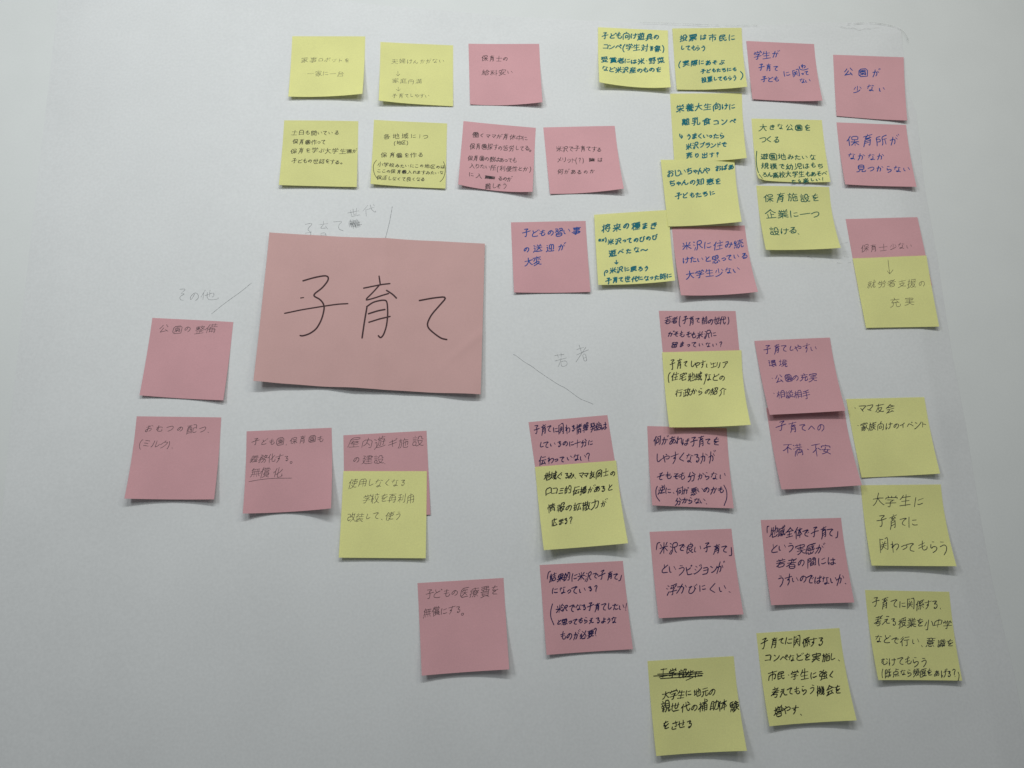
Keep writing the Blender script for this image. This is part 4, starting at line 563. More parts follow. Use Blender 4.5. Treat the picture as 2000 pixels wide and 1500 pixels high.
32722:[[14,78,38,77,38,51,43,48,41,41],[16,69,19,69,26,66,28,66],[48,77,73,77,73,51],[13,51,15,53,33,61,38,61],[52,69,61,66],[49,53,67,61,73,62],[22,28,67,28],[41,41,22,40,22,15,67,15,67,40,41,41]],
32771:[[20,72,58,72,63,67],[40,81,40,57],[12,57,77,57],[8,37,12,36,29,44,36,45,38,44,69,44],[72,77,57,62,56,58],[45,57,44,52,39,49,37,45],[34,44,32,32],[27,30,31,32,65,31,63,21,59,14,45,13,39,16]],
32773:[[18,71,59,71,62,68],[39,81,39,55],[11,55,77,55],[8,36,12,35,32,43,35,41,67,41,67,15,28,15,28,40],[62,68,62,66,55,60,54,56],[62,68,65,69,73,78,75,78],[43,54,40,49,35,46,34,43],[28,28,67,28]],
32946:[[12,73,77,73],[40,83,43,81,45,74],[33,73,32,68,26,63,24,59],[20,58,64,61,73,55],[57,73,57,68,61,65,63,61],[23,37,66,37],[23,26,66,26],[23,13,23,48,65,48,65,14,64,12,52,12]],
33391:[[44,81,45,74],[21,59,68,59],[21,44,67,44,68,73,45,74,21,73,21,15,40,19,43,21],[40,44,42,38,46,32,52,26,56,25],[56,25,57,22,71,15,80,15],[56,25,71,36,73,36]],
33509:[[12,73,77,73],[30,81,30,66],[11,53,77,53],[58,81,58,66],[40,62,38,54],[35,53,27,35,22,33,12,26],[29,37,70,37,70,16,28,16,27,35]],
33510:[[12,74,77,74],[30,81,30,65],[12,53,77,53],[58,81,58,65],[44,61,44,36],[44,36,22,36,21,16,68,16,68,36,44,36]],
33756:[[12,76,77,76],[31,81,31,70],[15,61,46,62,67,65,73,64],[57,81,57,71],[18,53,20,51,23,45],[12,35,49,33,51,35,77,35],[41,54,44,48],[44,40,44,13],[9,16,12,15,27,22,34,27,39,33],[73,56,70,55,64,44],[49,33,52,29,61,22,75,16,81,17]],
34892:[[27,81,11,66],[42,76,76,76],[33,64,29,63,23,54,21,49,22,12],[10,41,16,47,21,49],[38,54,78,54],[65,54,65,14,55,12,51,14]],
35013:[[14,76,19,71],[28,81,28,49],[9,52,13,55,28,61],[38,70,77,70],[57,81,57,52],[11,39,78,39],[40,52,75,52],[9,24,12,23,28,27,30,30,37,33,39,38],[44,45,45,39],[28,27,28,14],[47,38,48,33,51,29,56,24,59,24],[24,13,49,18],[59,24,61,20,69,16,75,14,79,14],[59,24,73,31]],
35036:[[18,80,22,74],[12,67,28,66,20,44,20,13],[36,70,76,70,76,76,70,80,66,81],[57,81,57,13],[20,45,26,44],[20,44,16,42,9,35],[32,51,26,44],[26,44,30,36],[39,43,75,43],[39,29,75,29],[39,13,39,57,75,56,75,14,74,13,69,12,65,15]],
35201:[[12,78,76,78],[34,77,34,50],[53,77,53,50],[11,38,77,38],[34,50,17,50,17,66,73,65,72,50,34,50],[36,50,37,44,35,38],[37,45,40,46],[30,37,27,26],[20,24,27,26,40,23,42,20,52,21,53,19,72,13,77,14],[11,14,14,12,29,15,40,17,42,20],[61,37,60,32,53,24,52,21]],
35211:[[22,65,67,65],[22,52,67,52],[32,37,31,26,25,19,12,13,8,15],[53,37,53,16,54,14,75,13,77,16,78,22],[53,37,22,38,22,79,67,78,67,38,53,37]],
35215:[[24,80,23,38,17,22,11,15],[12,68,35,68],[10,49,36,49],[45,65,74,65],[23,38,27,36,35,28,36,23],[45,52,74,52],[52,38,51,31,47,20,43,16,36,13],[52,38,74,39,74,78,45,78,45,39,52,38],[65,38,65,15,67,14,77,14,79,23]],
35242:[[23,81,26,78,27,73],[12,73,40,73],[17,66,19,60,18,54],[10,54,41,54],[36,67,32,54],[27,54,27,16,25,14,20,14],[11,41,40,41],[49,64,74,64],[18,33,12,21],[49,51,74,51],[36,32,40,24],[54,37,54,31,50,20,45,15,41,13],[66,37,67,15,69,13,78,14,80,22],[66,37,74,38,74,77,49,78,49,37,66,37]],
35373:[[20,81,23,76],[10,68,36,68],[13,57,32,57],[13,46,32,46],[39,55,43,57,46,62,49,78,67,78,68,58,71,57,77,57],[40,45,72,45,69,36,59,23],[45,45,45,39,47,36,57,23],[32,17,32,36,14,36,13,17,32,17,35,15,40,13,51,18,57,23],[57,23,59,23],[59,23,63,19,72,15,77,14,81,15]],
35441:[[20,81,23,75],[10,68,34,68],[13,57,31,57],[43,74,60,77,72,80,76,79],[13,46,31,46],[60,77,60,37],[42,56,78,56],[13,17,13,36,32,35,31,17,13,17],[60,37,45,37,45,16,74,16,74,37,60,37]],
35527:[[19,81,22,75],[10,68,32,68],[13,57,29,57],[46,76,40,65],[57,80,56,63],[13,46,29,46],[73,75,69,67,65,65],[56,63,50,55,41,49],[56,63,62,61,77,49],[45,41,39,29],[57,47,56,30,47,18,38,13,33,15,30,17,12,17,12,35,30,36,30,17],[56,30,59,29,63,22,70,16,76,13,80,15],[74,40,68,29,66,29]],
35672:[[17,81,20,74],[11,68,28,68],[44,81,46,73],[35,73,54,73],[13,57,26,57],[39,67,40,57],[62,81,63,57,65,35,67,32,66,24,70,16,74,14,77,15,78,18,79,23,77,26],[13,46,26,46],[34,57,77,57],[52,67,50,57],[72,76,75,66],[37,36,53,36],[13,16,13,35,26,35,26,17,13,16],[37,24,53,24],[76,46,70,33,67,32],[37,18,37,47,53,48,53,22,57,18],[53,14,63,23,66,24]],
35937:[[35,82,32,81,32,77],[12,64,20,66,69,65,69,52,40,52,36,52,35,50],[20,65,20,52,32,52,41,44,42,41,46,39,51,32,52,20,49,16,44,13,37,13],[20,66,24,72,28,76,32,77,51,76,51,74,48,66],[10,41,14,40,20,41,30,46,34,50],[46,65,41,52],[13,30,17,29,24,32,38,38,42,41],[13,18,17,17,25,20,49,33],[49,34,60,38,61,40,68,44,71,44],[60,38,61,32,66,26,74,19,78,19]],
36027:[[15,77,71,77,72,70,70,69,19,69,18,61,31,59,34,61,76,59,75,54,69,52,68,24,67,24,22,24,21,50],[35,77,34,61],[9,50,14,49,27,52,28,50,67,50,68,49],[53,77,53,56],[31,59,27,52],[21,41,68,41],[21,32,68,32],[8,14,15,13,31,18,32,24],[56,24,56,20,75,13,78,13]],
36062:[[21,81,26,78,27,73],[14,64,15,73,44,73,74,73,75,64],[44,81,44,73],[27,64,62,64,63,56,27,55,27,64],[69,81,66,81,63,77,62,73],[22,39,68,39],[22,39,22,46,23,47,67,47,68,46,68,24,67,23,23,23,22,39],[22,31,68,31],[10,14,16,12,32,17,36,17],[52,17,58,17,73,12,79,13]],
36814:[[13,76,22,70],[11,53,21,53,21,23],[52,80,48,80,36,74,35,35,50,38],[21,23,33,16,41,14,73,14,81,17],[21,23,13,17,11,15,11,12],[57,23,57,76,76,75,75,34,74,33,69,32]],
36865:[[12,80,16,79,23,69],[41,80,45,73],[11,54,21,53,21,23],[35,66,75,66],[69,80,65,72,63,66],[54,66,54,43,43,29,36,25,31,25],[32,49,77,49],[21,23,16,21,11,16,10,12],[21,23,31,16,47,13,77,14,81,17],[54,43,57,41,73,26]],
36870:[[18,72,21,69],[38,82,41,81,45,74,44,68],[32,68,77,68],[11,53,21,52,21,22],[68,81,62,68],[36,57,36,41,53,40,73,41,73,57],[54,67,54,41],[53,40,53,36,49,28,44,24,38,21,37,15],[11,10,12,16,21,22,25,21,33,16,42,14,77,15]],
36938:[[10,76,13,76,21,68],[39,80,42,71],[28,70,51,70,55,67,55,64,59,61,74,60,73,56,68,51,67,24,61,24],[36,70,35,43,33,34,28,26],[10,53,21,53,21,23],[61,81,60,73,55,67],[60,73,78,73],[36,57,49,57,47,25,45,24,42,23,37,25],[21,23,33,16,41,14,73,14,81,17],[21,23,13,17,11,15,11,12],[57,43,78,43]],
37096:[[13,72,45,72],[28,81,30,72],[19,65,22,58,21,50],[11,50,47,50],[41,65,36,50],[44,17,43,37,16,36,16,17,44,17],[64,26,66,24,71,24,75,26,77,30,75,43,68,53,76,76,75,77,57,77,57,12]],
37197:[[11,78,42,78],[22,78,22,49,18,40,13,40],[31,78,31,64],[30,64,31,43,40,43],[52,77,76,77,76,47],[13,31,40,31],[13,18,40,18],[13,13,13,64,40,64,40,14],[76,52,52,52,52,17,53,15,57,13,75,14,77,16,79,24]],
37326:[[27,77,27,19],[12,64,42,64],[50,77,74,77,73,71,64,62],[42,64,41,50,12,50,12,77,42,77,42,64],[55,66,64,62],[12,36,42,36],[64,62,65,59,69,56,70,51],[49,51,78,51,74,37],[62,51,62,14,53,12,48,15],[10,16,44,21]],
38283:[[14,67,38,67],[14,56,37,56,38,77,15,78,14,77,14,13],[51,67,75,67],[27,46,61,46],[36,46,36,32,34,22,27,13],[25,32,63,32],[52,46,52,14],[75,56,51,56,51,78,75,77,75,16,73,13,65,13]],
38291:[[14,67,37,67],[14,55,37,55,37,78,15,78,14,77,14,13],[51,67,75,67],[32,32,57,32],[75,55,51,55,51,78,75,77,75,16,73,13,64,13],[32,20,56,20,57,44,32,44,32,16]],
38306:[[14,68,38,68],[14,57,38,57,37,78,14,78,14,13],[51,68,75,68],[33,50,35,43],[27,43,62,43],[26,32,42,32,59,18],[54,50,52,43],[44,42,44,30],[75,57,51,57,51,78,75,77,75,17,73,14,67,13],[24,18,28,17,35,20,46,32,63,32]],
38555:[[44,82,43,81,43,76,40,75,34,65],[43,76,54,75,59,77,61,75,76,75,77,70,71,61,68,59],[54,75,51,65,46,56,44,55],[44,68,49,64],[38,60,44,55],[61,75,63,65,65,60,68,59,70,52,77,46,79,47],[44,55,43,52],[43,52,46,49,67,49,70,52],[36,46,43,52],[22,32,26,32,29,36,28,48,23,57,28,72,28,77,12,77,12,12],[39,36,75,36],[42,27,35,17],[57,36,57,14,54,12,49,12],[71,27,77,17,77,15]],
38626:[[11,74,43,74],[26,81,27,75],[14,67,14,49,28,49,40,49,40,66],[22,66,33,57],[34,68,29,62],[28,62,21,56],[57,81,52,62,53,12],[66,80,69,73],[28,49,27,39],[53,66,77,66],[52,61,47,58,47,55],[25,39,20,24,33,25],[67,66,67,16],[53,49,77,49],[32,32,36,21],[12,12,12,39,42,39,42,14,36,13],[53,33,77,33],[53,16,78,16]],
38627:[[10,77,41,77],[17,81,17,69,25,67,34,68,34,81],[25,67,25,49],[56,81,52,71,49,60,51,58,51,16,78,16],[62,81,65,79,68,73],[25,49,12,49,12,60,38,60,38,49,26,49],[51,66,78,66],[26,49,27,49],[26,49,25,30],[12,40,39,40],[39,55,44,55,45,58,49,60],[10,30,41,30],[67,66,67,16],[51,49,77,49],[24,29,24,25,20,20,11,13],[24,25,29,23,38,16],[51,33,77,33]],
38971:[[16,74,16,56],[27,81,27,32,31,27],[27,71,39,71],[10,56,41,56],[47,77,78,77],[63,77,61,65],[17,46,11,33],[61,65,76,64,75,27,50,28,50,64,61,65],[50,52,76,52],[40,44,34,30,31,25,24,19,13,13],[50,40,76,40],[44,13,56,20,58,20],[70,20,78,14]],
39135:[[8,59,12,58,18,61,24,62],[24,60,64,60],[40,68,44,65,45,60],[24,48,64,48],[24,36,64,36],[65,63,64,60,64,36],[81,61,76,59,65,63,45,79,26,65,24,60,24,15,21,11],[42,28,44,29,53,24,58,23],[24,15,44,18,45,20],[64,36,68,31,60,26,58,23],[58,23,59,20,71,14]],
39178:[[15,73,73,73],[29,81,31,79,32,73],[20,64,69,64],[11,55,77,55],[44,73,42,65],[60,81,57,74],[38,63,36,56],[31,54,26,45,26,15,30,14,48,16,51,19],[8,39,12,38,21,44,26,44],[26,44,46,44,62,43],[41,50,44,49,45,44],[26,36,62,36],[59,54,60,50,63,44],[26,27,61,27,62,28,62,43,63,44],[63,44,76,39,79,40],[45,27,47,23,51,19,61,17,62,15,74,12,79,14],[61,17,62,20,70,24,73,24]],
39443:[[27,78,27,41],[13,66,36,66,38,63,42,62,47,65,58,80,61,81,74,67,79,64],[37,78,13,77,13,42,38,41,35,14,34,12,28,12],[13,54,35,54],[47,65,50,61,71,61],[12,32,9,16],[61,61,60,32,55,23,49,17,43,13,40,14],[18,32,19,20],[24,32,26,23],[30,33,32,26,37,26],[60,33,58,35,45,35,45,49,76,50,76,35,64,35,61,32],[60,32,61,32],[61,32,69,20,76,14,79,14]],
39640:[[12,73,77,73],[44,81,44,73],[27,64,64,64,65,52,24,52,24,62,27,64],[15,13,15,42,73,42,73,14,71,12,65,12,62,14],[29,21,30,33,58,32,58,21,29,21]],
}

# ---------------------------------------------------------------- materials
def paper(name, rgb, var=0.075, bump=0.08, trans=0.0, scale=900.0, patch=22):
    m = bpy.data.materials.new(name)
    m.use_nodes = True
    nt = m.node_tree
    N, L = nt.nodes, nt.links
    bs = N['Principled BSDF']
    tc = N.new('ShaderNodeTexCoord')
    n1 = N.new('ShaderNodeTexNoise'); n1.inputs['Scale'].default_value = scale; n1.inputs['Detail'].default_value = 4
    n2 = N.new('ShaderNodeTexNoise'); n2.inputs['Scale'].default_value = patch; n2.inputs['Detail'].default_value = 5
    L.new(tc.outputs['Object'], n1.inputs['Vector']); L.new(tc.outputs['Object'], n2.inputs['Vector'])
    add = N.new('ShaderNodeMath'); add.operation = 'ADD'
    L.new(n1.outputs['Fac'], add.inputs[0]); L.new(n2.outputs['Fac'], add.inputs[1])
    mr = N.new('ShaderNodeMapRange')
    mr.inputs['From Min'].default_value = 0.6; mr.inputs['From Max'].default_value = 1.4
    mr.inputs['To Min'].default_value = 1 - var; mr.inputs['To Max'].default_value = 1 + var
    L.new(add.outputs[0], mr.inputs['Value'])
    info = N.new('ShaderNodeObjectInfo')
    mr2 = N.new('ShaderNodeMapRange'); mr2.inputs['To Min'].default_value = 0.94; mr2.inputs['To Max'].default_value = 1.045
    L.new(info.outputs['Random'], mr2.inputs['Value'])
    mu = N.new('ShaderNodeMath'); mu.operation = 'MULTIPLY'
    L.new(mr.outputs[0], mu.inputs[0]); L.new(mr2.outputs[0], mu.inputs[1])
    sc = N.new('ShaderNodeVectorMath'); sc.operation = 'SCALE'
    sc.inputs[0].default_value = rgb
    L.new(mu.outputs[0], sc.inputs['Scale'])
    L.new(sc.outputs[0], bs.inputs['Base Color'])
    bs.inputs['Roughness'].default_value = 0.75
    bs.inputs['Specular IOR Level'].default_value = 0.25
    bp = N.new('ShaderNodeBump'); bp.inputs['Strength'].default_value = bump; bp.inputs['Distance'].default_value = 0.0004
    L.new(n1.outputs['Fac'], bp.inputs['Height']); L.new(bp.outputs[0], bs.inputs['Normal'])
    if trans:
        tr = N.new('ShaderNodeBsdfTranslucent'); L.new(sc.outputs[0], tr.inputs['Color'])
        mx = N.new('ShaderNodeMixShader'); mx.inputs[0].default_value = trans
        L.new(bs.outputs[0], mx.inputs[1]); L.new(tr.outputs[0], mx.inputs[2])
        L.new(mx.outputs[0], N['Material Output'].inputs['Surface'])
    return m


def ink(name, rgb, cover=1.0, rough=0.5, vary=0.25, scale=700.0):
    """pen or pencil: colour laid on with a patchy cover"""
    m = bpy.data.materials.new(name)
    m.use_nodes = True
    nt = m.node_tree
    N, L = nt.nodes, nt.links
    bs = N['Principled BSDF']
    bs.inputs['Base Color'].default_value = (*rgb, 1)
    bs.inputs['Roughness'].default_value = rough
    bs.inputs['Specular IOR Level'].default_value = 0.2
    tc = N.new('ShaderNodeTexCoord')
    n1 = N.new('ShaderNodeTexNoise'); n1.inputs['Scale'].default_value = scale; n1.inputs['Detail'].default_value = 2
    L.new(tc.outputs['Object'], n1.inputs['Vector'])
    mr = N.new('ShaderNodeMapRange')
    mr.inputs['From Min'].default_value = 0.3; mr.inputs['From Max'].default_value = 0.7
    mr.inputs['To Min'].default_value = max(cover - vary, 0); mr.inputs['To Max'].default_value = min(cover + vary, 1)
    L.new(n1.outputs['Fac'], mr.inputs['Value'])
    L.new(mr.outputs[0], bs.inputs['Alpha'])
    return m


M_YELLOW = paper('yellow_note_paper', (0.885, 0.875, 0.385), trans=0.22)
M_PINK = paper('pink_note_paper', (0.74, 0.412, 0.438), trans=0.15)
M_TITLE = paper('salmon_card_paper', (0.66, 0.41, 0.39), var=0.06, trans=0.05)
M_SHEET = paper('white_sheet_paper', (0.738, 0.748, 0.745), var=0.065, bump=0.08, scale=420, patch=9)
M_TABLE = paper('pale_table_laminate', (0.705, 0.722, 0.708), var=0.03, bump=0.04, scale=500)
PENS = {   # width in mm, material
    'pencil': (0.52, ink('pencil_lead', (0.16, 0.16, 0.115), 0.55)),
    'ball': (0.56, ink('black_ballpoint', (0.018, 0.017, 0.02), 0.95)),
    'thin': (0.46, ink('fine_black_ballpoint', (0.06, 0.042, 0.052), 0.78)),
    'ballb': (0.70, ink('blue_black_ballpoint', (0.012, 0.018, 0.035), 0.95)),
    'teal': (1.22, ink('teal_felt_pen', (0.002, 0.15, 0.185), 0.98, 0.6, 0.1)),
    'blue': (0.98, ink('blue_felt_pen', (0.008, 0.065, 0.30), 0.97, 0.6, 0.12)),
    'green': (0.96, ink('dark_green_felt_pen', (0.004, 0.11, 0.085), 0.97, 0.6, 0.12)),
    'navy': (0.88, ink('navy_pen', (0.009, 0.007, 0.075), 0.97)),
    'violet': (0.74, ink('violet_blue_pen', (0.04, 0.02, 0.18), 0.9)),
    'black': (0.88, ink('black_pen', (0.005, 0.009, 0.012), 0.98)),
    'title': (1.4, ink('dark_maroon_marker', (0.035, 0.004, 0.008), 0.99, 0.45, 0.05)),
    'sheet_pencil': (0.42, ink('soft_pencil_on_sheet', (0.18, 0.19, 0.20), 0.52, 0.6, 0.3)),
    'smudge_and_painted_shade': (1.0, ink('grey_smudge_and_painted_shade', (0.34, 0.34, 0.33), 0.22, 0.8, 0.22, 160)),
}


# ---------------------------------------------------------------- mesh helpers
def link(name, verts, faces, mat, parent=None, loc=(0, 0, 0), smooth=True):
    me = bpy.data.meshes.new(name)
    loc = Vector(loc)
    me.from_pydata([tuple(Vector(v) - loc) for v in verts], [], faces)
    me.materials.append(mat)
    me.polygons.foreach_set('use_smooth', [smooth] * len(me.polygons))
    me.update()
    o = bpy.data.objects.new(name, me)
    col.objects.link(o)
    if parent:
        o.parent = parent
        o.location = loc - parent.location
    else:
        o.location = loc
    return o


def tag(o, label=None, cat=None, group=None, kind=None):
    if label: o['label'] = label
    if cat: o['category'] = cat
    if group: o['group'] = group
    if kind: o['kind'] = kind
    return o


def slab(name, fn, nu, nv, thick, mat, parent=None, loc=(0, 0, 0)):
    """a thin sheet of paper: fn(u, v) gives its top face, u and v in 0..1"""
    top = [fn(i / nu, j / nv) for j in range(nv + 1) for i in range(nu + 1)]
    n = len(top)
    V = top + [(p[0], p[1], p[2] - thick) for p in top]
    idx = lambda i, j: j * (nu + 1) + i
    Fc = []
    for j in range(nv):
        for i in range(nu):
            a, b, c, d = idx(i, j), idx(i + 1, j), idx(i + 1, j + 1), idx(i, j + 1)
            Fc.append((a, d, c, b)); Fc.append((a + n, b + n, c + n, d + n))
    # the cut edge has vertices of its own, so that the faces stay flat right up to it
    ring = [idx(i, 0) for i in range(nu)] + [idx(nu, j) for j in range(nv)] + [idx(i, nv) for i in range(nu, 0, -1)] + [idx(0, j) for j in range(nv, 0, -1)]
    m = len(V)
    V += [V[k] for k in ring] + [V[k + n] for k in ring]
    r = len(ring)
    for k in range(r):
        k2 = (k + 1) % r
        Fc.append((m + k, m + k2, m + r + k2, m + r + k))
    return link(name, V, Fc, mat, parent, loc, True)


def smooth_line(pts, it=1):
    for _ in range(it):
        if len(pts) < 3: return pts
        q = [pts[0]]
        for a, b in zip(pts[:-1], pts[1:]):
            q.append((a[0] * .78 + b[0] * .22, a[1] * .78 + b[1] * .22))
            q.append((a[0] * .22 + b[0] * .78, a[1] * .22 + b[1] * .78))
        q.append(pts[-1])
        pts = q
    return pts


def resample(pts, step):
    q = [pts[0]]
    for a, b in zip(pts[:-1], pts[1:]):
        n = max(1, int(math.dist(a, b) / step))
        for k in range(1, n + 1):
            t = k / n
            q.append((a[0] + (b[0] - a[0]) * t, a[1] + (b[1] - a[1]) * t))
    return q


def stroke(V, Fc, pts, w, surf, rnd, step=4.0):
    """one pen stroke as a ribbon lying on surf(x, y); pts and w share one unit"""
    P = [pts[0]]
    for p in pts[1:]:
        if math.dist(p, P[-1]) > w * 0.15: P.append(p)
    if len(P) < 2: P.append((P[0][0] + w * .6, P[0][1] + w * .3))
    P = resample(P, step)
    k = 0.42 * w
    d0 = math.dist(P[0], P[1]); d1 = math.dist(P[-1], P[-2])
    P[0] = (P[0][0] + (P[0][0] - P[1][0]) / d0 * k * .6, P[0][1] + (P[0][1] - P[1][1]) / d0 * k * .6)
    P[-1] = (P[-1][0] + (P[-1][0] - P[-2][0]) / d1 * k * .6, P[-1][1] + (P[-1][1] - P[-2][1]) / d1 * k * .6)
    n = len(P)
    base = len(V)
    press = 0.92 + 0.16 * rnd.random()
    lastw = 0.55 + .3 * rnd.random()
    for i, p in enumerate(P):
        a = P[max(i - 1, 0)]; b = P[min(i + 1, n - 1)]
        tx, ty = b[0] - a[0], b[1] - a[1]
        l = math.hypot(tx, ty) or 1e-9
        nx, ny = -ty / l, tx / l
        m = 1.0
        if 0 < i < n - 1:
            ux, uy = P[i][0] - a[0], P[i][1] - a[1]
            ul = math.hypot(ux, uy) or 1e-9
            c = abs((-uy * nx + ux * ny) / ul)
            m = min(1 / max(c, .6), 1.4)
        ww = w * .5 * press * m * (0.8 if i == 0 else (lastw if i == n - 1 else 1.0))
        V.append(surf(p[0] + nx * ww, p[1] + ny * ww))
        V.append(surf(p[0] - nx * ww, p[1] - ny * ww))
        if i: Fc.append((base + 2 * i - 2, base + 2 * i - 1, base + 2 * i + 1, base + 2 * i))


KANA_SMALL = set('っゃょ')
NARROW = {'.': .45, '・': .5, '、': .5, '。': .55, ',': .5, '!': .45, '(': .5, ')': .5, '1': .45, 'e': .55, 'x': .55, '?': .6, '「': .55, '」': .55, '〜': .95}


def adv(c):
    if c in NARROW: return NARROW[c]
    if c in KANA_SMALL: return .66
    if c in 'ットョ': return .8
    if '\u3040' <= c <= '\u30ff': return .88
    return 1.06


# characters as these writers form them: strokes in em units, y up
CURSIVE = {
    '子': [[(.28, .80), (.66, .82), (.68, .77), (.45, .62), (.52, .52), (.53, .2), (.48, .02), (.36, .06)], [(.08, .42), (.5, .48), (.92, .52)]],
    '育': [[(.48, .88), (.49, .76)], [(.2, .74), (.8, .78)], [(.48, .75), (.3, .56), (.72, .6)], [(.62, .66), (.76, .54)], [(.32, .48), (.3, .2), (.22, -.06)], [(.32, .47), (.7, .5), (.7, .1), (.66, -.04), (.58, .02)], [(.34, .34), (.66, .36)], [(.33, .2), (.66, .22)]],
    'て': [[(.15, .68), (.82, .76), (.5, .5), (.42, .28), (.5, .12), (.78, .02)]],
    'で': [[(.12, .68), (.8, .76), (.46, .5), (.38, .28), (.48, .12), (.74, .02)], [(.66, .5), (.74, .38)], [(.8, .56), (.88, .45)]],
    'に': [[(.2, .78), (.16, .4), (.2, .02)], [(.45, .55), (.8, .58)], [(.44, .2), (.55, .1), (.88, .12)]],
    'る': [[(.25, .72), (.7, .76), (.4, .45), (.66, .46), (.74, .25), (.58, .05), (.4, .1), (.5, .2)]],
    'ら': [[(.38, .85), (.55, .78)], [(.3, .62), (.27, .32), (.55, .42), (.75, .3), (.65, .08), (.35, -.02)]],
    'な': [[(.15, .66), (.5, .72)], [(.36, .85), (.2, .4)], [(.62, .7), (.85, .62)], [(.66, .52), (.66, .15), (.5, .05), (.36, .12), (.5, .2), (.85, .02)]],
    'い': [[(.15, .6), (.2, .2), (.34, .15)], [(.68, .58), (.85, .28)]],
    'か': [[(.12, .55), (.62, .6), (.6, .2), (.48, .05)], [(.4, .85), (.3, .35), (.12, .02)], [(.74, .72), (.9, .5)]],
    'が': [[(.1, .5), (.56, .55), (.54, .18), (.42, .02)], [(.36, .82), (.28, .35), (.1, -.02)], [(.66, .62), (.8, .44)], [(.76, .88), (.82, .76)], [(.9, .93), (.96, .82)]],
    'す': [[(.1, .66), (.9, .7)], [(.55, .88), (.55, .45), (.4, .32), (.42, .45), (.58, .42), (.52, .15), (.35, -.06)]],
    'も': [[(.5, .86), (.38, .35), (.45, .05), (.75, .06), (.82, .3)], [(.2, .62), (.7, .66)], [(.18, .4), (.68, .44)]],
    'の': [[(.55, .62), (.38, .25), (.2, .22), (.2, .45), (.48, .66), (.78, .5), (.76, .2), (.55, .02)]],
    'し': [[(.35, .82), (.3, .3), (.42, .08), (.75, .22)]],
    'を': [[(.2, .7), (.75, .74)], [(.5, .88), (.2, .4), (.5, .5), (.5, .28)], [(.8, .5), (.35, .28), (.35, .08), (.8, .06)]],
    'う': [[(.35, .85), (.58, .78)], [(.22, .55), (.6, .62), (.72, .42), (.6, .12), (.38, -.06)]],
    'わ': [[(.3, .85), (.3, -.02)], [(.12, .62), (.4, .66), (.1, .2), (.55, .56), (.8, .45), (.8, .2), (.6, .02)]],
    'と': [[(.35, .82), (.42, .5)], [(.75, .66), (.3, .35), (.3, .12), (.8, .08)]],
    '関': [[(.15, .85), (.14, -.02)], [(.15, .85), (.42, .86)], [(.58, .86), (.86, .88), (.86, .02), (.78, .02)], [(.38, .68), (.44, .6)], [(.62, .7), (.55, .6)], [(.3, .52), (.7, .54)], [(.26, .36), (.74, .38)], [(.5, .54), (.44, .3), (.26, .08)], [(.5, .34), (.72, .1)]],
}


def glyph(c, cursive=False):
    if c in CURSIVE and (cursive or c != 'る'): return CURSIVE[c]
    S = []
    for s in GLYPHS[ord(c)]:
        S.append([(s[i] / 89 * 1.1 - .05, s[i + 1] / 89 * 1.1 - .2) for i in range(0, len(s), 2)])
    if ord(c) < 128 and c not in '.,':
        xs = [p[0] for s in S for p in s]; o = .5 - (min(xs) + max(xs)) / 2
        S = [[(x + o, y) for x, y in s] for s in S]
    if c == '?': S = [[(.34, .66), (.42, .78), (.56, .76), (.62, .64), (.52, .46), (.48, .34), (.47, .22)], [(.46, .05), (.49, .01)]]
    if c == '!': S = [[(.54, .78), (.48, .25)], [(.46, .05), (.49, .01)]]
    if c == '「': S = [[(x - .2, y) for x, y in s] for s in S]
    if c == '」': S = [[(x + .2, y) for x, y in s] for s in S]
    if c == '.': S = [[(.36, .06), (.44, -.03)]]
    if c == ',': S = [[(.40, .04), (.36, -.08)]]
    if c == '・': S = [[(.46, .42), (.55, .34)]]
    if c in '、。':
        S = [[(x + .25, y) for x, y in s] for s in S]
    return S


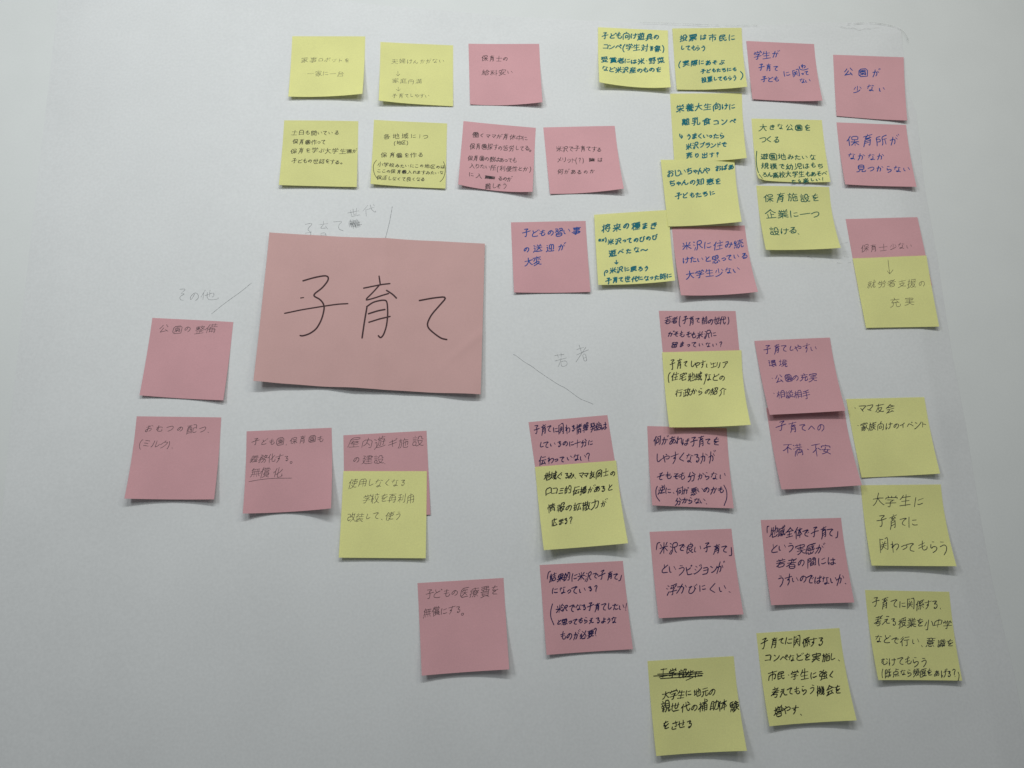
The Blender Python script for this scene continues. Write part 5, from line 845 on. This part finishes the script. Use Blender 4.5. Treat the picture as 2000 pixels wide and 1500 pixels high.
def write(V, Fc, text, a, b, h, pen_w, surf, rnd, hand):
    """text from a (left end) to b (right end), heights in mm, y pointing down on the paper"""
    tot = sum(adv(c) for c in text)
    L = math.dist(a, b)
    ex = ((b[0] - a[0]) / L, (b[1] - a[1]) / L)
    pitch = L / tot
    pos = 0.0
    slant, rise, wob, loose = hand
    cursive = loose > 1.5
    drift = rnd.uniform(0, 6)
    allkana = all('\u3040' <= c <= '\u30ff' or c in NARROW for c in text)
    wob *= min(1, .55 + h / 20)
    for c in text:
        w = adv(c) * pitch
        cx = pos + w / 2
        pos += w
        em = h * (1.02 if w and not ('\u3040' <= c <= '\u30ff') else .86)
        if allkana: em = h * 1.08
        if c in KANA_SMALL: em = h * .72
        if c in '()': em = h * 1.12
        em *= 1 + rnd.uniform(-.07, .07) * (1.8 if cursive else 1)
        sx = em * min(1.06, max(.62, (pitch * (1.04 if adv(c) >= .88 else 1.1)) / em))
        rot = rnd.gauss(0, .05 if cursive else .03)
        dy = (rnd.gauss(0, .04 if cursive else .03) + .05 * math.sin(drift + pos / h * .9)) * h
        dx = rnd.gauss(0, .05 if cursive else .03) * h
        kx = slant + rnd.gauss(0, .03); ky = rise + rnd.gauss(0, .02)
        p1, p2, p3, p4 = (rnd.uniform(0, 6.28) for _ in range(4))
        squash = 1 + rnd.uniform(-.06, .04)
        G = glyph(c, cursive)
        wb = wob * (1 if len(G) < 6 else .55)
        for s in G:
            q = []
            o1 = rnd.gauss(0, wb * .55); o2 = rnd.gauss(0, wb * .55)
            ln = 1 + rnd.uniform(-.04, .10) * loose
            mx = sum(p[0] for p in s) / len(s); my = sum(p[1] for p in s) / len(s)
            for (x, y) in s:
                x = mx + (x - mx) * ln + o1; y = my + (y - my) * ln + o2
                x -= .5; y -= .36
                x2 = x + wob * math.sin(5 * y + p1) + wob * .5 * math.sin(9 * x + p2)
                y2 = y + wob * math.sin(5 * x + p3) + wob * .5 * math.sin(8 * y + p4)
                X = (x2 + kx * y2) * sx
                Y = (y2 + ky * x2) * em * squash
                Xr = X * math.cos(rot) - Y * math.sin(rot); Yr = X * math.sin(rot) + Y * math.cos(rot)
                u = cx + Xr + dx; v = -Yr - dy
                q.append((a[0] + ex[0] * u - ex[1] * v, a[1] + ex[1] * u + ex[0] * v))
            if len(q) > 2: q = smooth_line(q, 1)
            stroke(V, Fc, q, pen_w, surf, rnd)


def scribble(V, Fc, a, b, w, surf, rnd):
    n = int(abs(b[0] - a[0]) / (w * .55)) + 3
    pts = []
    for i in range(n):
        t = i / (n - 1)
        x = a[0] + (b[0] - a[0]) * t + rnd.uniform(-.2, .2)
        lo, hi = (a[1], b[1]) if i % 2 else (b[1], a[1])
        pts.append((x, lo + rnd.uniform(-.3, .3)))
    stroke(V, Fc, pts, w, surf, rnd)
    pts = []
    for i in range(7):
        y = a[1] + (b[1] - a[1]) * (i / 6)
        pts.append(((a[0], b[0])[i % 2] + rnd.uniform(-.6, .6), y + rnd.uniform(-.2, .2)))
    stroke(V, Fc, pts, w, surf, rnd)


# ---------------------------------------------------------------- setting: table and the big sheet of paper
def wave(x, y):
    """height of the slightly buckled sheet above the table plane"""
    z = 0.0023 * noise.noise(Vector((x * 5.0 + 3.1, y * 2.2, 0.3)))
    z += 0.0010 * noise.noise(Vector((x * 13.0, y * 6.0 + 7, 1.7)))
    z += 0.0022 * max(0, noise.noise(Vector((x * 9.0 + 1.5, y * 9.0, 5.2))) - .12) * max(0, min(1, (x - .22) * 4))
    return z


S = 3.0
link('table_top', [(-S, -S, -.0021), (S, -S, -.0021), (S, S, -.0021), (-S, S, -.0021)], [(0, 1, 2, 3)], M_TABLE, smooth=False)
tag(bpy.data.objects['table_top'], 'pale grey table top under the big white sheet', kind='structure')


def poly_at(P, t):
    d = [0]
    for a, b in zip(P[:-1], P[1:]): d.append(d[-1] + math.dist(a, b))
    s = t * d[-1]
    for i in range(len(P) - 1):
        if s <= d[i + 1] or i == len(P) - 2:
            k = (s - d[i]) / (d[i + 1] - d[i])
            return (P[i][0] + (P[i + 1][0] - P[i][0]) * k, P[i][1] + (P[i + 1][1] - P[i][1]) * k)


TOPE = SHEET_TOP
BL, BR = SHEET_LEFT[-1], SHEET_RIGHT[-1]
TL, TR = TOPE[0], TOPE[-1]


def sheet_xy(u, v):
    t = poly_at(TOPE, u); b = (BL[0] + (BR[0] - BL[0]) * u, BL[1] + (BR[1] - BL[1]) * u)
    l = poly_at(SHEET_LEFT, v); r = poly_at(SHEET_RIGHT, v)
    bil = [TL[i] * (1 - u) * (1 - v) + SHEET_RIGHT[0][i] * u * (1 - v) + BL[i] * (1 - u) * v + BR[i] * u * v for i in (0, 1)]
    return [(1 - v) * t[i] + v * b[i] + (1 - u) * l[i] + u * r[i] - bil[i] for i in (0, 1)]


def sheet_fn(u, v):
    x, y = sheet_xy(u, v)
    e = min(u, 1 - u, v * .8) * 30
    z = wave(x, y)
    f = min(1, e)
    z = z * f + (1 - f) * (-.0018)
    z += .0010 * math.exp(-((v - .012) / .012) ** 2) * (.6 + .4 * math.sin(u * 9))      # the far edge curls up a little
    return (x, y, z)


sheet = slab('paper_sheet', sheet_fn, 260, 200, .0002, M_SHEET, None, (0, 0, 0))
tag(sheet, 'large white sheet of paper carrying all the notes, with faint pencil headings', 'paper sheet')

rs = random.Random(5)
INKZ = .00007
PENCIL_NAMES = {'generation': 'pencil_word', 'childcare': 'pencil_word', 'scrib': 'pencil_scribble', 'line': 'pencil_line',
                'other': 'pencil_word', 'slash': 'pencil_line', 'young': 'pencil_word', 'longline': 'pencil_line'}
sheet_surf = lambda x, y: (x, y, wave(x, y) + INKZ + .00004)
for nm, sts in PENCIL:
    V, Fc = [], []
    w = PENS['sheet_pencil'][0] / 1000
    for s in sts:
        if nm == 'scrib': s = [(x + rs.uniform(-.0009, .0009), y + rs.uniform(-.0022, .0022)) for x, y in s]
        stroke(V, Fc, smooth_line(s, 2) if nm != 'scrib' else s, w, sheet_surf, rs, .004)
    link(PENCIL_NAMES[nm], V, Fc, PENS['sheet_pencil'][1], sheet)
for pts, w in SMUDGES_AND_SHADE:
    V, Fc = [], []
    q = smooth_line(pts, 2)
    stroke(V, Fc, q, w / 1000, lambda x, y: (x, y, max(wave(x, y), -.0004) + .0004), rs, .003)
    link('smudge_and_painted_shade', V, Fc, PENS['smudge_and_painted_shade'][1], sheet)

# ---------------------------------------------------------------- the title card
TC = TITLE_CORNERS
TW, TH = 210.0, 148.0
PROF = [(0, 8.0), (.14, 4.6), (.3, 2.6), (.42, 3.6), (.52, 1.8), (.66, 3.2), (.8, 2.4), (1, 5.0)]


def prof(u):
    for (a, x), (b, y) in zip(PROF[:-1], PROF[1:]):
        if u <= b:
            t = (u - a) / (b - a); t = t * t * (3 - 2 * t)
            return x + (y - x) * t
    return PROF[-1][1]


def title_surf(u, v):
    x = [TC[0][i] * (1 - u) * (1 - v) + TC[1][i] * u * (1 - v) + TC[2][i] * u * v + TC[3][i] * (1 - u) * v for i in (0, 1)]
    z = 1.6 + prof(min(max(u, 0), 1)) * max(v, 0) ** 1.5
    z += 2.6 * max(0, 1 - u / .4) ** 2 * (1 - v * .8)
    z += 1.0 * max(0, (u - .6) / .4) ** 2 * (1 - v * .5)
    z += (2.6 - .6 * v) * math.exp(-abs(u - (.535 - .01 * v)) / .10)                 # the fold down the middle
    z += .9 * math.sin(u * 15.0 + .8) * max(0, v - .15) ** 1.2 + .5 * math.sin(u * 27 + 2) * max(0, v - .55)
    d = (v - (.86 - (u - .8) * 1.3))
    if u > .78: z += .6 * math.exp(-(d / .03) ** 2) * min(1, (u - .78) * 8)
    z += .6 * noise.noise(Vector((u * 4, v * 3, 2.2))) + .22 * noise.noise(Vector((u * 11, v * 8, 6.2)))
    return (x[0], x[1], wave(*x) + max(z, .25) / 1000)


tc = title_surf(.5, .1)
title = slab('title_card', title_surf, 84, 60, .00015, M_TITLE, None, (tc[0], tc[1], 0))
tag(title, 'large salmon pink card with three big handwritten characters, folded down its middle', 'card')
V, Fc = [], []
tsurf = lambda x, y: (lambda p: (p[0], p[1], p[2] + INKZ * 2))(title_surf(x / TW, y / TH))
CH = [TITLE_STROKES[0:3], TITLE_STROKES[3:11], TITLE_STROKES[11:]]
for sts in CH:
    V, Fc = [], []
    for s in sts: stroke(V, Fc, smooth_line(s, 2), PENS['title'][0], tsurf, rs, 2.0)
    link('written_character', V, Fc, PENS['title'][1], title, (tc[0], tc[1], 0))

# ---------------------------------------------------------------- the sticky notes
HANDS = {'pencil': (.05, .08, .030, 1.2), 'ball': (.07, .08, .026, 1.2), 'thin': (.16, .14, .030, 1.6), 'ballb': (.18, .18, .036, 1.9),
         'teal': (.08, .16, .024, 1.2), 'blue': (.10, .15, .024, 1.2), 'green': (.06, .11, .024, 1.1), 'navy': (.16, .20, .036, 2.2),
         'violet': (.12, .14, .036, 1.8), 'black': (.16, .20, .036, 2.2)}
for label, colour, C, base, lifts, pen, num, items in NOTES:
    rnd = random.Random(num * 17 + 3)
    ph = rnd.uniform(0, 6)

    def nsurf(x, y, C=C, base=base, lifts=lifts, ph=ph, num=num):
        u, v = x / 75.0, y / 75.0
        X = [C[0][i] * (1 - u) * (1 - v) + C[1][i] * u * (1 - v) + C[2][i] * u * v + C[3][i] * (1 - u) * v for i in (0, 1)]
        a, m, b = lifts
        # the free edge bows between its two corners
        c2 = 2 * (a + b) - 4 * m
        lf = a + (b - a - c2) * u + c2 * u * u
        t = max(0.0, (v - .2) / .8)
        z = .22 + base + 1.12 * lf * t ** 1.75 + .12 * math.sin(u * 5 + ph) * t
        if num == 14: z += 3.0 * max(0, (v - .9) * 10) * max(0, 1 - u * 9)
        return X[0], X[1], wave(*X) + z / 1000

    mat = M_YELLOW if colour == 'Y' else M_PINK
    o3 = nsurf(37.5, 8)
    org = (o3[0], o3[1], 0)
    note = slab('sticky_note', lambda u, v: nsurf(u * 75, v * 75), 16, 22, .00010, mat, None, org)
    tag(note, label, 'sticky note', ('yellow' if colour == 'Y' else 'pink') + ' sticky notes on the white sheet')
    isurf = lambda x, y: (lambda p: (p[0], p[1], p[2] + INKZ))(nsurf(x, y))
    w, im = PENS[pen]
    for it in items:
        V, Fc = [], []
        if it[0] == '~' and it[1] in ('bracket', 'underline'):
            for s in it[2]:
                V, Fc = [], []
                stroke(V, Fc, smooth_line(s, 2), w, isurf, rnd)
                link(it[1], V, Fc, im, note, org)
            continue
        if it[0] == '#':
            scribble(V, Fc, it[1], it[2], w, isurf, rnd); nm = 'scribble'
        elif it[0] == '~':
            for s in it[2]: stroke(V, Fc, smooth_line(s, 2), w, isurf, rnd)
            nm = it[1]
        else:
            write(V, Fc, it[0], it[1], it[2], it[3], w, isurf, rnd, HANDS[pen]); nm = 'written_line'
        link(nm, V, Fc, im, note, org)
